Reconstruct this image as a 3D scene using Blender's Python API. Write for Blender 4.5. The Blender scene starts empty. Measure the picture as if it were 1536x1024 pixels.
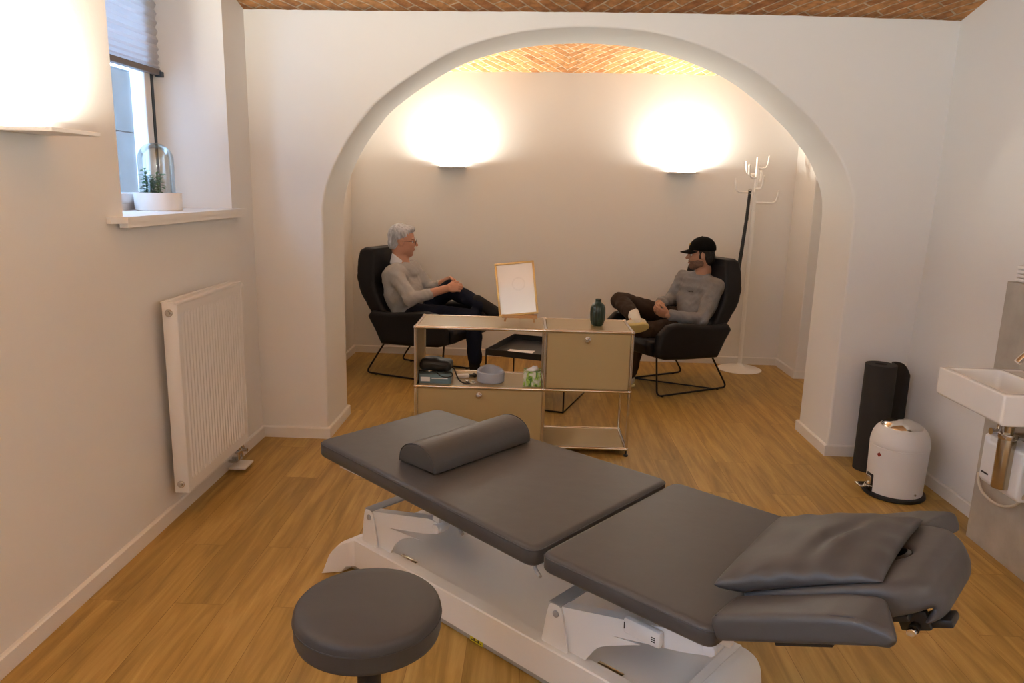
import bpy, bmesh, math, random
import numpy as np
from mathutils import Vector, Matrix
random.seed(4)
rng = np.random.default_rng(7)
S = bpy.context.scene
COL = S.collection
PI = math.pi
V = Vector

# ------------------------------------------------------------------ materials
def mat(name, col, rough=.5, metal=0., spec=.5, coat=0., emit=None, estr=0., trans=0., ior=1.45, alpha=1., sheen=0.):
    m = bpy.data.materials.new(name); m.use_nodes = True
    b = m.node_tree.nodes['Principled BSDF']
    b.inputs['Base Color'].default_value = (*col, 1)
    b.inputs['Roughness'].default_value = rough
    b.inputs['Metallic'].default_value = metal
    b.inputs['Specular IOR Level'].default_value = spec
    b.inputs['Coat Weight'].default_value = coat
    b.inputs['IOR'].default_value = ior
    b.inputs['Transmission Weight'].default_value = trans
    b.inputs['Alpha'].default_value = alpha
    b.inputs['Sheen Weight'].default_value = sheen
    if emit:
        b.inputs['Emission Color'].default_value = (*emit, 1); b.inputs['Emission Strength'].default_value = estr
    return m

def nodes(m):
    return m.node_tree.nodes, m.node_tree.links, m.node_tree.nodes['Principled BSDF']

def add_noise_bump(m, scale=200, strength=.2, dist=.001, detail=3, mapping=None, colvar=0.):
    N, L, B = nodes(m)
    tc = N.new('ShaderNodeTexCoord'); mp = N.new('ShaderNodeMapping')
    L.new(tc.outputs['Object'], mp.inputs[0])
    if mapping: mp.inputs['Scale'].default_value = mapping
    n = N.new('ShaderNodeTexNoise'); n.inputs['Scale'].default_value = scale; n.inputs['Detail'].default_value = detail
    L.new(mp.outputs[0], n.inputs['Vector'])
    bp = N.new('ShaderNodeBump'); bp.inputs['Strength'].default_value = strength; bp.inputs['Distance'].default_value = dist
    L.new(n.outputs[0], bp.inputs['Height']); L.new(bp.outputs[0], B.inputs['Normal'])
    if colvar:
        c = B.inputs['Base Color'].default_value[:]
        n2 = N.new('ShaderNodeTexNoise'); n2.inputs['Scale'].default_value = scale*.6; n2.inputs['Detail'].default_value = 4
        L.new(mp.outputs[0], n2.inputs['Vector'])
        r = N.new('ShaderNodeValToRGB')
        r.color_ramp.elements[0].position = .3; r.color_ramp.elements[1].position = .7
        r.color_ramp.elements[0].color = (*[x*(1-colvar) for x in c[:3]], 1); r.color_ramp.elements[1].color = (*[min(1, x*(1+colvar)) for x in c[:3]], 1)
        L.new(n2.outputs[0], r.inputs[0]); L.new(r.outputs[0], B.inputs['Base Color'])
    return m

def leather(name, col, rough=.45):
    m = mat(name, col, rough, spec=.45)
    N, L, B = nodes(m)
    tc = N.new('ShaderNodeTexCoord')
    v = N.new('ShaderNodeTexVoronoi'); v.inputs['Scale'].default_value = 420
    L.new(tc.outputs['Object'], v.inputs['Vector'])
    n = N.new('ShaderNodeTexNoise'); n.inputs['Scale'].default_value = 14; n.inputs['Detail'].default_value = 2
    L.new(tc.outputs['Object'], n.inputs['Vector'])
    b1 = N.new('ShaderNodeBump'); b1.inputs['Strength'].default_value = .22; b1.inputs['Distance'].default_value = .0006
    L.new(v.outputs['Distance'], b1.inputs['Height'])
    b2 = N.new('ShaderNodeBump'); b2.inputs['Strength'].default_value = .12; b2.inputs['Distance'].default_value = .01
    L.new(n.outputs[0], b2.inputs['Height']); L.new(b1.outputs[0], b2.inputs['Normal']); L.new(b2.outputs[0], B.inputs['Normal'])
    return m

M = {}
M['wall'] = add_noise_bump(mat('painted_plaster', (.80, .79, .77), .85, spec=.2), 60, .18, .002, 4)
M['trim'] = mat('white_trim', (.80, .785, .76), .45)
M['white'] = add_noise_bump(mat('white_lacquer', (.78, .775, .765), .35), 90, .03, .001)
M['couchwhite'] = add_noise_bump(mat('white_enamel', (.80, .80, .80), .38), 300, .04, .0006)
M['couchgrey'] = mat('grey_enamel', (.36, .355, .35), .4)
M['ceramic'] = mat('white_ceramic', (.84, .82, .78), .12, coat=.5)
M['chrome'] = mat('chrome', (.72, .70, .67), .1, metal=1)
M['brushed'] = mat('satin_chrome', (.62, .60, .57), .25, metal=1)
M['brass'] = mat('warm_brass', (.52, .45, .33), .22, metal=1)
M['gold'] = add_noise_bump(mat('gold_frame', (.62, .42, .17), .38, metal=.65), 80, .1, .001)
M['beige'] = mat('sand_beige_sheet_metal', (.41, .31, .150), .30, coat=.25)
M['couch'] = leather('graphite_vinyl', (.063, .060, .059), .46)
M['seam'] = mat('graphite_piping', (.040, .039, .042), .55)
M['chair'] = leather('black_leather', (.006, .006, .009), .45); M['chair'].node_tree.nodes['Principled BSDF'].inputs['Specular IOR Level'].default_value = .3
M['blackmetal'] = mat('black_steel', (.008, .008, .009), .4)
M['black'] = mat('black_plastic', (.012, .012, .013), .45)
M['tray'] = mat('black_tray_metal', (.016, .016, .017), .28)
M['stool'] = leather('stool_vinyl', (.054, .051, .051), .5)
M['wood'] = add_noise_bump(mat('light_beech', (.52, .29, .12), .5), 30, .1, .001, mapping=(1, 1, 12), colvar=.12)
M['paper'] = mat('white_paper', (.82, .82, .82), .7)
def thin_glass(name):
    m = mat(name, (1, 1, 1), .02); N, L, b = nodes(m)
    tr = N.new('ShaderNodeBsdfTransparent'); tr.inputs[0].default_value = (.96, .98, .98, 1)
    gl = N.new('ShaderNodeBsdfGlossy'); gl.inputs['Roughness'].default_value = .02
    lw = N.new('ShaderNodeLayerWeight'); lw.inputs['Blend'].default_value = .28
    mr = N.new('ShaderNodeMapRange'); mr.inputs['To Min'].default_value = .04; mr.inputs['To Max'].default_value = .40; L.new(lw.outputs['Fresnel'], mr.inputs[0])
    mx = N.new('ShaderNodeMixShader'); L.new(mr.outputs[0], mx.inputs[0]); L.new(tr.outputs[0], mx.inputs[1]); L.new(gl.outputs[0], mx.inputs[2])
    L.new(mx.outputs[0], N['Material Output'].inputs[0]); return m
M['glass'] = thin_glass('clear_glass')
M['pot'] = mat('white_pot_ceramic', (.82, .80, .79), .4)
M['soil'] = add_noise_bump(mat('dark_soil', (.02, .018, .014), .9), 200, .8, .005)
M['leaf'] = mat('leaf_green', (.07, .24, .085), .5)
M['moss'] = add_noise_bump(mat('moss_green', (.02, .07, .02), .9), 200, .9, .006, colvar=.4)
M['stemg'] = mat('stem_green', (.06, .12, .03), .6)
M['mat'] = add_noise_bump(mat('black_foam', (.026, .023, .021), .8), 250, .3, .001)
M['coatwhite'] = mat('bright_white_steel', (.90, .89, .87), .35)
M['vase'] = add_noise_bump(mat('dark_green_glaze', (.004, .020, .014), .3, coat=.4), 60, .08, .002, colvar=.25)
M['ringgrey'] = mat('light_grey_plastic', (.40, .43, .49), .4)
M['boxblue'] = mat('blue_grey_carton', (.13, .21, .25), .5)
M['boxside'] = mat('beige_carton', (.42, .35, .25), .6)
M['bag'] = add_noise_bump(mat('black_nylon', (.008, .008, .009), .5), 300, .3, .001)
M['rubber'] = mat('black_rubber', (.01, .01, .011), .5)
M['blind'] = mat('pleated_fabric', (.78, .78, .80), .8)
_N, _L, _b = nodes(M['blind']); _t = _N.new('ShaderNodeBsdfTranslucent'); _t.inputs[0].default_value = (.82, .83, .86, 1)
_m = _N.new('ShaderNodeMixShader'); _m.inputs[0].default_value = .42; _L.new(_b.outputs[0], _m.inputs[1]); _L.new(_t.outputs[0], _m.inputs[2]); _L.new(_m.outputs[0], _N['Material Output'].inputs[0])
M['blindbar'] = mat('taupe_aluminium', (.16, .13, .12), .4)
M['gasket'] = mat('dark_gasket', (.03, .045, .06), .5)
M['pvc'] = mat('white_pvc', (.78, .78, .78), .3)
M['yellow'] = mat('yellow_sticker', (.62, .55, .03), .5)
M['red'] = mat('red_badge', (.25, .03, .02), .5)
M['hose'] = mat('cream_hose', (.60, .53, .42), .5)
M['concrete_out'] = add_noise_bump(mat('outdoor_concrete', (.11, .115, .12), .9), 8, .4, .01, 6, colvar=.25)
M['ledpanel'] = mat('led_emitter', (1, 1, 1), .5, emit=(1, .95, .86), estr=22)
# skin and clothes
M['skinL'] = mat('fair_skin', (.52, .27, .19), .5)
M['skinR'] = mat('olive_skin', (.40, .205, .125), .5)
M['lip'] = mat('lips', (.36, .13, .10), .5)
M['eye'] = mat('eye_white', (.7, .68, .65), .2)
M['iris'] = mat('iris_dark', (.03, .02, .015), .2)
M['hairgrey'] = add_noise_bump(mat('grey_hair', (.42, .44, .50), .6), 60, .9, .006, 5, (1, 1, .25), .35)
M['hairdark'] = add_noise_bump(mat('dark_hair', (.012, .008, .006), .6), 60, .8, .005, 5, (1, 1, .3))
M['beard'] = add_noise_bump(mat('dark_stubble', (.15, .085, .06), .8), 300, .8, .002, 4, colvar=.3)
M['sweaterL'] = add_noise_bump(mat('light_grey_knit', (.38, .385, .40), .9, sheen=.1), 350, .5, .0012, colvar=.08)
M['sweaterR'] = add_noise_bump(mat('mid_grey_jersey', (.20, .195, .20), .9, sheen=.05), 350, .5, .0012, colvar=.1)
M['shirt'] = mat('white_shirt', (.70, .72, .80), .8)
M['jeans'] = add_noise_bump(mat('dark_navy_denim', (.007, .010, .024), .9, spec=.2), 500, .4, .0008)
M['brownpants'] = add_noise_bump(mat('dark_brown_cloth', (.040, .026, .019), .9, spec=.2), 400, .4, .0008)
M['cap'] = add_noise_bump(mat('black_cap_cloth', (.003, .003, .0035), .9, spec=.15), 400, .4, .0008)
M['capmark'] = mat('yellow_embroidery', (.55, .36, .06), .7)
M['sock'] = mat('black_sock', (.008, .008, .01), .9)
M['socklt'] = mat('pale_sock', (.66, .63, .55), .9)
M['shoedark'] = mat('black_leather_shoe', (.012, .011, .011), .3)
M['shoecream'] = mat('cream_suede', (.60, .55, .40), .8)
M['sole'] = mat('yellowish_sole', (.56, .46, .18), .6)
M['pad'] = mat('black_sole', (.015, .014, .013), .6)

def brick_mat():
    m = mat('herringbone_brick', (.5, .2, .06), .85, spec=.2)
    N, L, B = nodes(m)
    tc = N.new('ShaderNodeTexCoord'); sp = N.new('ShaderNodeSeparateXYZ'); L.new(tc.outputs['Object'], sp.inputs[0])
    sb = N.new('ShaderNodeMath'); sb.operation = 'SUBTRACT'; sb.inputs[1].default_value = .25; L.new(sp.outputs[0], sb.inputs[0])
    ab = N.new('ShaderNodeMath'); ab.operation = 'ABSOLUTE'; L.new(sb.outputs[0], ab.inputs[0])
    cb = N.new('ShaderNodeCombineXYZ'); L.new(ab.outputs[0], cb.inputs[0]); L.new(sp.outputs[1], cb.inputs[1])
    mp = N.new('ShaderNodeMapping'); mp.inputs['Rotation'].default_value = (0, 0, math.radians(52)); L.new(cb.outputs[0], mp.inputs[0])
    # wobble
    nz = N.new('ShaderNodeTexNoise'); nz.inputs['Scale'].default_value = 9; L.new(tc.outputs['Object'], nz.inputs['Vector'])
    mx = N.new('ShaderNodeMixRGB'); mx.blend_type = 'ADD'; mx.inputs[0].default_value = .012
    L.new(mp.outputs[0], mx.inputs[1]); L.new(nz.outputs['Color'], mx.inputs[2])
    br = N.new('ShaderNodeTexBrick'); L.new(mx.outputs[0], br.inputs['Vector'])
    br.inputs['Scale'].default_value = 1; br.inputs['Brick Width'].default_value = .25; br.inputs['Row Height'].default_value = .068
    br.inputs['Mortar Size'].default_value = .0062; br.inputs['Mortar Smooth'].default_value = .3; br.inputs['Bias'].default_value = -.1
    br.inputs['Color1'].default_value = (.50, .25, .10, 1); br.inputs['Color2'].default_value = (.36, .155, .06, 1)
    br.inputs['Mortar'].default_value = (.56, .44, .31, 1)
    n2 = N.new('ShaderNodeTexNoise'); n2.inputs['Scale'].default_value = 26; n2.inputs['Detail'].default_value = 6; L.new(tc.outputs['Object'], n2.inputs['Vector'])
    rp = N.new('ShaderNodeValToRGB'); rp.color_ramp.elements[0].position = .3; rp.color_ramp.elements[0].color = (.55, .5, .45, 1)
    rp.color_ramp.elements[1].position = .65; rp.color_ramp.elements[1].color = (1.15, 1.1, 1.05, 1); L.new(n2.outputs[0], rp.inputs[0])
    mu = N.new('ShaderNodeMixRGB'); mu.blend_type = 'MULTIPLY'; mu.inputs[0].default_value = .85
    L.new(br.outputs['Color'], mu.inputs[1]); L.new(rp.outputs[0], mu.inputs[2]); L.new(mu.outputs[0], B.inputs['Base Color'])
    ad = N.new('ShaderNodeMath'); ad.operation = 'MULTIPLY_ADD'; ad.inputs[1].default_value = -1; L.new(br.outputs['Fac'], ad.inputs[0])
    ml = N.new('ShaderNodeMath'); ml.operation = 'MULTIPLY'; ml.inputs[1].default_value = .6; L.new(n2.outputs[0], ml.inputs[0]); L.new(ml.outputs[0], ad.inputs[2])
    bp = N.new('ShaderNodeBump'); bp.inputs['Distance'].default_value = .008; bp.inputs['Strength'].default_value = .8
    L.new(ad.outputs[0], bp.inputs['Height']); L.new(bp.outputs[0], B.inputs['Normal'])
    return m
M['brick'] = brick_mat()

def floor_mat():
    m = mat('oak_planks', (.4, .22, .07), .38, spec=.4)
    N, L, B = nodes(m)
    tc = N.new('ShaderNodeTexCoord'); mp = N.new('ShaderNodeMapping'); mp.inputs['Rotation'].default_value = (0, 0, PI/2)
    L.new(tc.outputs['Object'], mp.inputs[0])
    br = N.new('ShaderNodeTexBrick'); L.new(mp.outputs[0], br.inputs['Vector'])
    br.offset = .37; br.inputs['Scale'].default_value = 1; br.inputs['Brick Width'].default_value = 1.22; br.inputs['Row Height'].default_value = .185
    br.inputs['Mortar Size'].default_value = .0012; br.inputs['Mortar Smooth'].default_value = .2
    br.inputs['Color1'].default_value = (0, 0, 0, 1); br.inputs['Color2'].default_value = (1, 1, 1, 1); br.inputs['Mortar'].default_value = (.4, .4, .4, 1)
    # grain, stretched along the planks, shifted per plank
    mp2 = N.new('ShaderNodeMapping'); mp2.inputs['Scale'].default_value = (.9, 11, 1); L.new(mp.outputs[0], mp2.inputs[0])
    sh = N.new('ShaderNodeMixRGB'); sh.blend_type = 'ADD'; sh.inputs[0].default_value = 1
    sc = N.new('ShaderNodeMixRGB'); sc.blend_type = 'MULTIPLY'; sc.inputs[0].default_value = 1; sc.inputs[2].default_value = (7, 7, 7, 1)
    L.new(br.outputs['Color'], sc.inputs[1]); L.new(mp2.outputs[0], sh.inputs[1]); L.new(sc.outputs[0], sh.inputs[2])
    n1 = N.new('ShaderNodeTexNoise'); n1.inputs['Scale'].default_value = 2.2; n1.inputs['Detail'].default_value = 7; n1.inputs['Roughness'].default_value = .62; n1.inputs['Distortion'].default_value = .6
    L.new(sh.outputs[0], n1.inputs['Vector'])
    r = N.new('ShaderNodeValToRGB'); e = r.color_ramp.elements
    e[0].position = .28; e[0].color = (.27, .165, .038, 1); e[1].position = .72; e[1].color = (.56, .37, .115, 1)
    mid = r.color_ramp.elements.new(.5); mid.color = (.42, .265, .068, 1)
    L.new(n1.outputs[0], r.inputs[0])
    tone = N.new('ShaderNodeValToRGB'); tone.color_ramp.elements[0].color = (.90, .89, .88, 1); tone.color_ramp.elements[1].color = (1.08, 1.08, 1.1, 1)
    L.new(br.outputs['Color'], tone.inputs[0])
    mu = N.new('ShaderNodeMixRGB'); mu.blend_type = 'MULTIPLY'; mu.inputs[0].default_value = 1
    L.new(r.outputs[0], mu.inputs[1]); L.new(tone.outputs[0], mu.inputs[2])
    mm = N.new('ShaderNodeMixRGB'); mm.blend_type = 'MULTIPLY'; mm.inputs[2].default_value = (.62, .56, .5, 1)
    L.new(br.outputs['Fac'], mm.inputs[0]); L.new(mu.outputs[0], mm.inputs[1]); L.new(mm.outputs[0], B.inputs['Base Color'])
    bp = N.new('ShaderNodeBump'); bp.inputs['Distance'].default_value = .0015; bp.inputs['Strength'].default_value = .15
    L.new(n1.outputs[0], bp.inputs['Height']); L.new(bp.outputs[0], B.inputs['Normal'])
    rr = N.new('ShaderNodeMapRange'); rr.inputs['To Min'].default_value = .36; rr.inputs['To Max'].default_value = .52
    L.new(n1.outputs[0], rr.inputs[0]); L.new(rr.outputs[0], B.inputs['Roughness'])
    return m
M['floor'] = floor_mat()

def stone_mat():
    m = mat('grey_beige_stone', (.40, .355, .29), .6, spec=.3)
    N, L, B = nodes(m)
    tc = N.new('ShaderNodeTexCoord')
    n = N.new('ShaderNodeTexNoise'); n.inputs['Scale'].default_value = 7; n.inputs['Detail'].default_value = 9; n.inputs['Roughness'].default_value = .6
    L.new(tc.outputs['Object'], n.inputs['Vector'])
    r = N.new('ShaderNodeValToRGB'); r.color_ramp.elements[0].position = .3; r.color_ramp.elements[1].position = .7
    r.color_ramp.elements[0].color = (.36, .32, .265, 1); r.color_ramp.elements[1].color = (.47, .43, .37, 1)
    L.new(n.outputs[0], r.inputs[0]); L.new(r.outputs[0], B.inputs['Base Color'])
    return m
M['stone'] = stone_mat()

def picture_mat():
    m = mat('print_with_reflection', (.90, .89, .85), .04, spec=.8, coat=1.)  # whitish reflection of the lit wall is put into the base colour
    N, L, B = nodes(m)
    tc = N.new('ShaderNodeTexCoord')
    mp = N.new('ShaderNodeMapping'); mp.inputs['Location'].default_value = (-.015, 0, -.185); L.new(tc.outputs['Object'], mp.inputs[0])
    sp = N.new('ShaderNodeSeparateXYZ'); L.new(mp.outputs[0], sp.inputs[0])
    cb = N.new('ShaderNodeCombineXYZ'); L.new(sp.outputs[0], cb.inputs[0]); L.new(sp.outputs[2], cb.inputs[1])
    ln = N.new('ShaderNodeVectorMath'); ln.operation = 'LENGTH'; L.new(cb.outputs[0], ln.inputs[0])
    s1 = N.new('ShaderNodeMath'); s1.operation = 'SUBTRACT'; s1.inputs[1].default_value = .036; L.new(ln.outputs['Value'], s1.inputs[0])
    a1 = N.new('ShaderNodeMath'); a1.operation = 'ABSOLUTE'; L.new(s1.outputs[0], a1.inputs[0])
    l1 = N.new('ShaderNodeMath'); l1.operation = 'LESS_THAN'; l1.inputs[1].default_value = .004; L.new(a1.outputs[0], l1.inputs[0])
    nz = N.new('ShaderNodeTexNoise'); nz.inputs['Scale'].default_value = 40; L.new(tc.outputs['Object'], nz.inputs['Vector'])
    mul = N.new('ShaderNodeMath'); mul.operation = 'MULTIPLY'; L.new(l1.outputs[0], mul.inputs[0]); L.new(nz.outputs[0], mul.inputs[1])
    mx = N.new('ShaderNodeMixRGB'); mx.inputs[1].default_value = (.90, .89, .85, 1); mx.inputs[2].default_value = (.80, .79, .75, 1)
    L.new(mul.outputs[0], mx.inputs[0]); L.new(mx.outputs[0], B.inputs['Base Color'])
    return m
M['print'] = picture_mat()

def tissue_mat():
    m = mat('tissue_carton', (.5, .6, .3), .5)
    N, L, B = nodes(m)
    tc = N.new('ShaderNodeTexCoord'); mp = N.new('ShaderNodeMapping'); mp.inputs['Scale'].default_value = (1, 1, .5); L.new(tc.outputs['Object'], mp.inputs[0])
    v = N.new('ShaderNodeTexNoise'); v.inputs['Scale'].default_value = 38; v.inputs['Detail'].default_value = 2; v.inputs['Distortion'].default_value = .8; L.new(mp.outputs[0], v.inputs['Vector'])
    r = N.new('ShaderNodeValToRGB'); e = r.color_ramp.elements
    e[0].position = .38; e[0].color = (.06, .18, .03, 1); e[1].position = .62; e[1].color = (.72, .72, .60, 1)
    q = e.new(.47); q.color = (.38, .55, .10, 1); q = e.new(.54); q.color = (.45, .50, .36, 1)
    L.new(v.outputs[0], r.inputs[0]); L.new(r.outputs[0], B.inputs['Base Color'])
    return m
M['tissue'] = tissue_mat()

# ------------------------------------------------------------------ mesh helpers
def tag(o, label=None, cat=None, group=None, kind=None):
    if label: o['label'] = label
    if cat: o['category'] = cat
    if group: o['group'] = group
    if kind: o['kind'] = kind
    return o

def thing(name, label, cat, loc=(0, 0, 0), rz=0., group=None):
    o = bpy.data.objects.new(name, None); COL.objects.link(o)
    o.location = loc; o.rotation_euler = (0, 0, rz); o.empty_display_size = .1
    return tag(o, label, cat, group)

def obj(name, bm, m, parent=None, smooth=True, angle=40, label=None):
    me = bpy.data.meshes.new(name)
    if isinstance(bm, bmesh.types.BMesh):
        bmesh.ops.recalc_face_normals(bm, faces=bm.faces[:])
        bm.to_mesh(me); bm.free()
    else:
        vs, fs = bm
        me.from_pydata(vs, [], fs)
    if smooth:
        me.polygons.foreach_set('use_smooth', [True]*len(me.polygons))
        if angle is not None:
            me.set_sharp_from_angle(angle=math.radians(angle))
    me.materials.append(M[m] if isinstance(m, str) else m)
    o = bpy.data.objects.new(name, me); COL.objects.link(o)
    if parent: o.parent = parent
    if label: o['label'] = label
    return o

def struct(name, bm, m, **k):
    o = obj(name, bm, m, **k); o['kind'] = 'structure'; return o

def B(): return bmesh.new()

def box(bm, a, b, bev=0., seg=2, mx=None):
    a = V(a); b = V(b); t = B()
    r = bmesh.ops.create_cube(t, size=1)
    for v in t.verts: v.co = V([(a[i]+b[i])/2+v.co[i]*abs(b[i]-a[i]) for i in range(3)])
    if bev > 0: bmesh.ops.bevel(t, geom=t.edges[:], offset=bev, segments=seg, affect='EDGES', profile=.5, clamp_overlap=True)
    merge(bm, t, mx); return bm

def merge(bm, t, mx=None):
    if mx is not None: t.transform(mx)
    me = bpy.data.meshes.new('_t'); t.to_mesh(me); t.free(); bm.from_mesh(me); bpy.data.meshes.remove(me)

def cyl(bm, p0, p1, r0, r1=None, n=24, bev=0., caps=True):
    r1 = r0 if r1 is None else r1
    p0 = V(p0); p1 = V(p1); d = p1-p0; t = B()
    bmesh.ops.create_cone(t, cap_ends=caps, segments=n, radius1=r0, radius2=r1, depth=d.length)
    if bev: 
        es = [e for e in t.edges if abs(e.verts[0].co.z-e.verts[1].co.z) < 1e-6]
        bmesh.ops.bevel(t, geom=es, offset=bev, segments=3, affect='EDGES', profile=.5)
    q = V((0, 0, 1)).rotation_difference(d.normalized()).to_matrix().to_4x4()
    merge(bm, t, Matrix.Translation((p0+p1)/2) @ q); return bm

def sphere(bm, c, r, n=16, sc=(1, 1, 1), mx=None):
    t = B(); bmesh.ops.create_uvsphere(t, u_segments=n*2, v_segments=n, radius=r)
    t.transform(Matrix.Diagonal((*sc, 1)))
    merge(bm, t, Matrix.Translation(c) @ (mx if mx is not None else Matrix.Identity(4))); return bm

def smooth_path(pts, n=8, closed=False):
    pts = [V(p) for p in pts]; out = []; L = len(pts)
    rngi = range(L) if closed else range(L-1)
    for i in rngi:
        p0 = pts[(i-1) % L] if closed or i > 0 else pts[0]*2-pts[1]
        p1 = pts[i]; p2 = pts[(i+1) % L]
        p3 = pts[(i+2) % L] if closed or i+2 < L else pts[-1]*2-pts[-2]
        for k in range(n):
            t = k/n
            out.append(.5*((2*p1)+(-p0+p2)*t+(2*p0-5*p1+4*p2-p3)*t*t+(-p0+3*p1-3*p2+p3)*t**3))
    if not closed: out.append(pts[-1])
    return out

def round_path(pts, r, n=5, closed=False):
    """polyline with rounded corners"""
    pts = [V(p) for p in pts]; out = []; L = len(pts)
    for i in range(L):
        if not closed and i in (0, L-1): out.append(pts[i]); continue
        a = pts[i-1]; b = pts[i]; c = pts[(i+1) % L]
        u = (a-b); w = (c-b); rr = min(r, u.length*.45, w.length*.45)
        s = b+u.normalized()*rr; e = b+w.normalized()*rr
        for k in range(n+1):
            t = k/n; out.append(s*(1-t)**2+b*2*t*(1-t)+e*t*t)
    return out

def tube(bm, pts, r, n=10, closed=False, caps=True):
    pts = [V(p) for p in pts]; L = len(pts)
    rs = r if isinstance(r, (list, tuple)) else [r]*L
    rings = []; up = None
    for i, p in enumerate(pts):
        a = pts[(i-1) % L] if (closed or i > 0) else p; b = pts[(i+1) % L] if (closed or i < L-1) else p
        t = (b-a).normalized()
        if up is None: up = t.orthogonal().normalized()
        up = (up-t*up.dot(t)).normalized(); w = t.cross(up)
        rings.append([bm.verts.new(p+(up*math.cos(2*PI*k/n)+w*math.sin(2*PI*k/n))*rs[i]) for k in range(n)])
    for i in range(L if closed else L-1):
        A = rings[i]; C = rings[(i+1) % L]
        for k in range(n): bm.faces.new((A[k], A[(k+1) % n], C[(k+1) % n], C[k]))
    if caps and not closed: bm.faces.new(rings[0][::-1]); bm.faces.new(rings[-1])
    return bm

def lathe(bm, prof, c=(0, 0, 0), n=40, sc=(1, 1)):
    c = V(c); rings = []
    for r, z in prof:
        rings.append([bm.verts.new(c+V((r*sc[0]*math.cos(2*PI*k/n), r*sc[1]*math.sin(2*PI*k/n), z))) for k in range(n)] if r > 1e-5 else [bm.verts.new(c+V((0, 0, z)))])
    for A, C in zip(rings, rings[1:]):
        for k in range(n):
            k2 = (k+1) % n
            if len(A) == 1 and len(C) == 1: continue
            if len(A) == 1: bm.faces.new((A[0], C[k], C[k2]))
            elif len(C) == 1: bm.faces.new((A[k], A[k2], C[0]))
            else: bm.faces.new((A[k], A[k2], C[k2], C[k]))
    return bm

def prism(bm, poly, axis, a, b, bev=0., mx=None):
    """extrude a 2D polygon along an axis; coordinates are the two remaining axes in xyz order"""
    t = B()
    def P(u, w, h): return {0: (h, u, w), 1: (u, h, w), 2: (u, w, h)}[axis]
    A = [t.verts.new(P(u, w, a)) for u, w in poly]; C = [t.verts.new(P(u, w, b)) for u, w in poly]
    t.faces.new(A); t.faces.new(C[::-1])
    for i in range(len(poly)):
        j = (i+1) % len(poly); t.faces.new((A[j], A[i], C[i], C[j]))
    if bev:
        bmesh.ops.bevel(t, geom=t.edges[:], offset=bev, segments=2, affect='EDGES', profile=.5, clamp_overlap=True)
    merge(bm, t, mx); return bm

def split(name, bm, m, parent=None, **k):
    """one object per separate piece"""
    left = set(bm.verts[:]); out = []
    while left:
        st = [left.pop()]; isl = set(st)
        while st:
            v = st.pop()
            for e in v.link_edges:
                w_ = e.other_vert(v)
                if w_ in left: left.discard(w_); isl.add(w_); st.append(w_)
        t = B(); mp = {v: t.verts.new(v.co) for v in isl}
        for f in {f for v in isl for f in v.link_faces}: t.faces.new([mp[v] for v in f.verts])
        out.append(obj(name, t, m, parent, **k))
    bm.free(); return out

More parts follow.
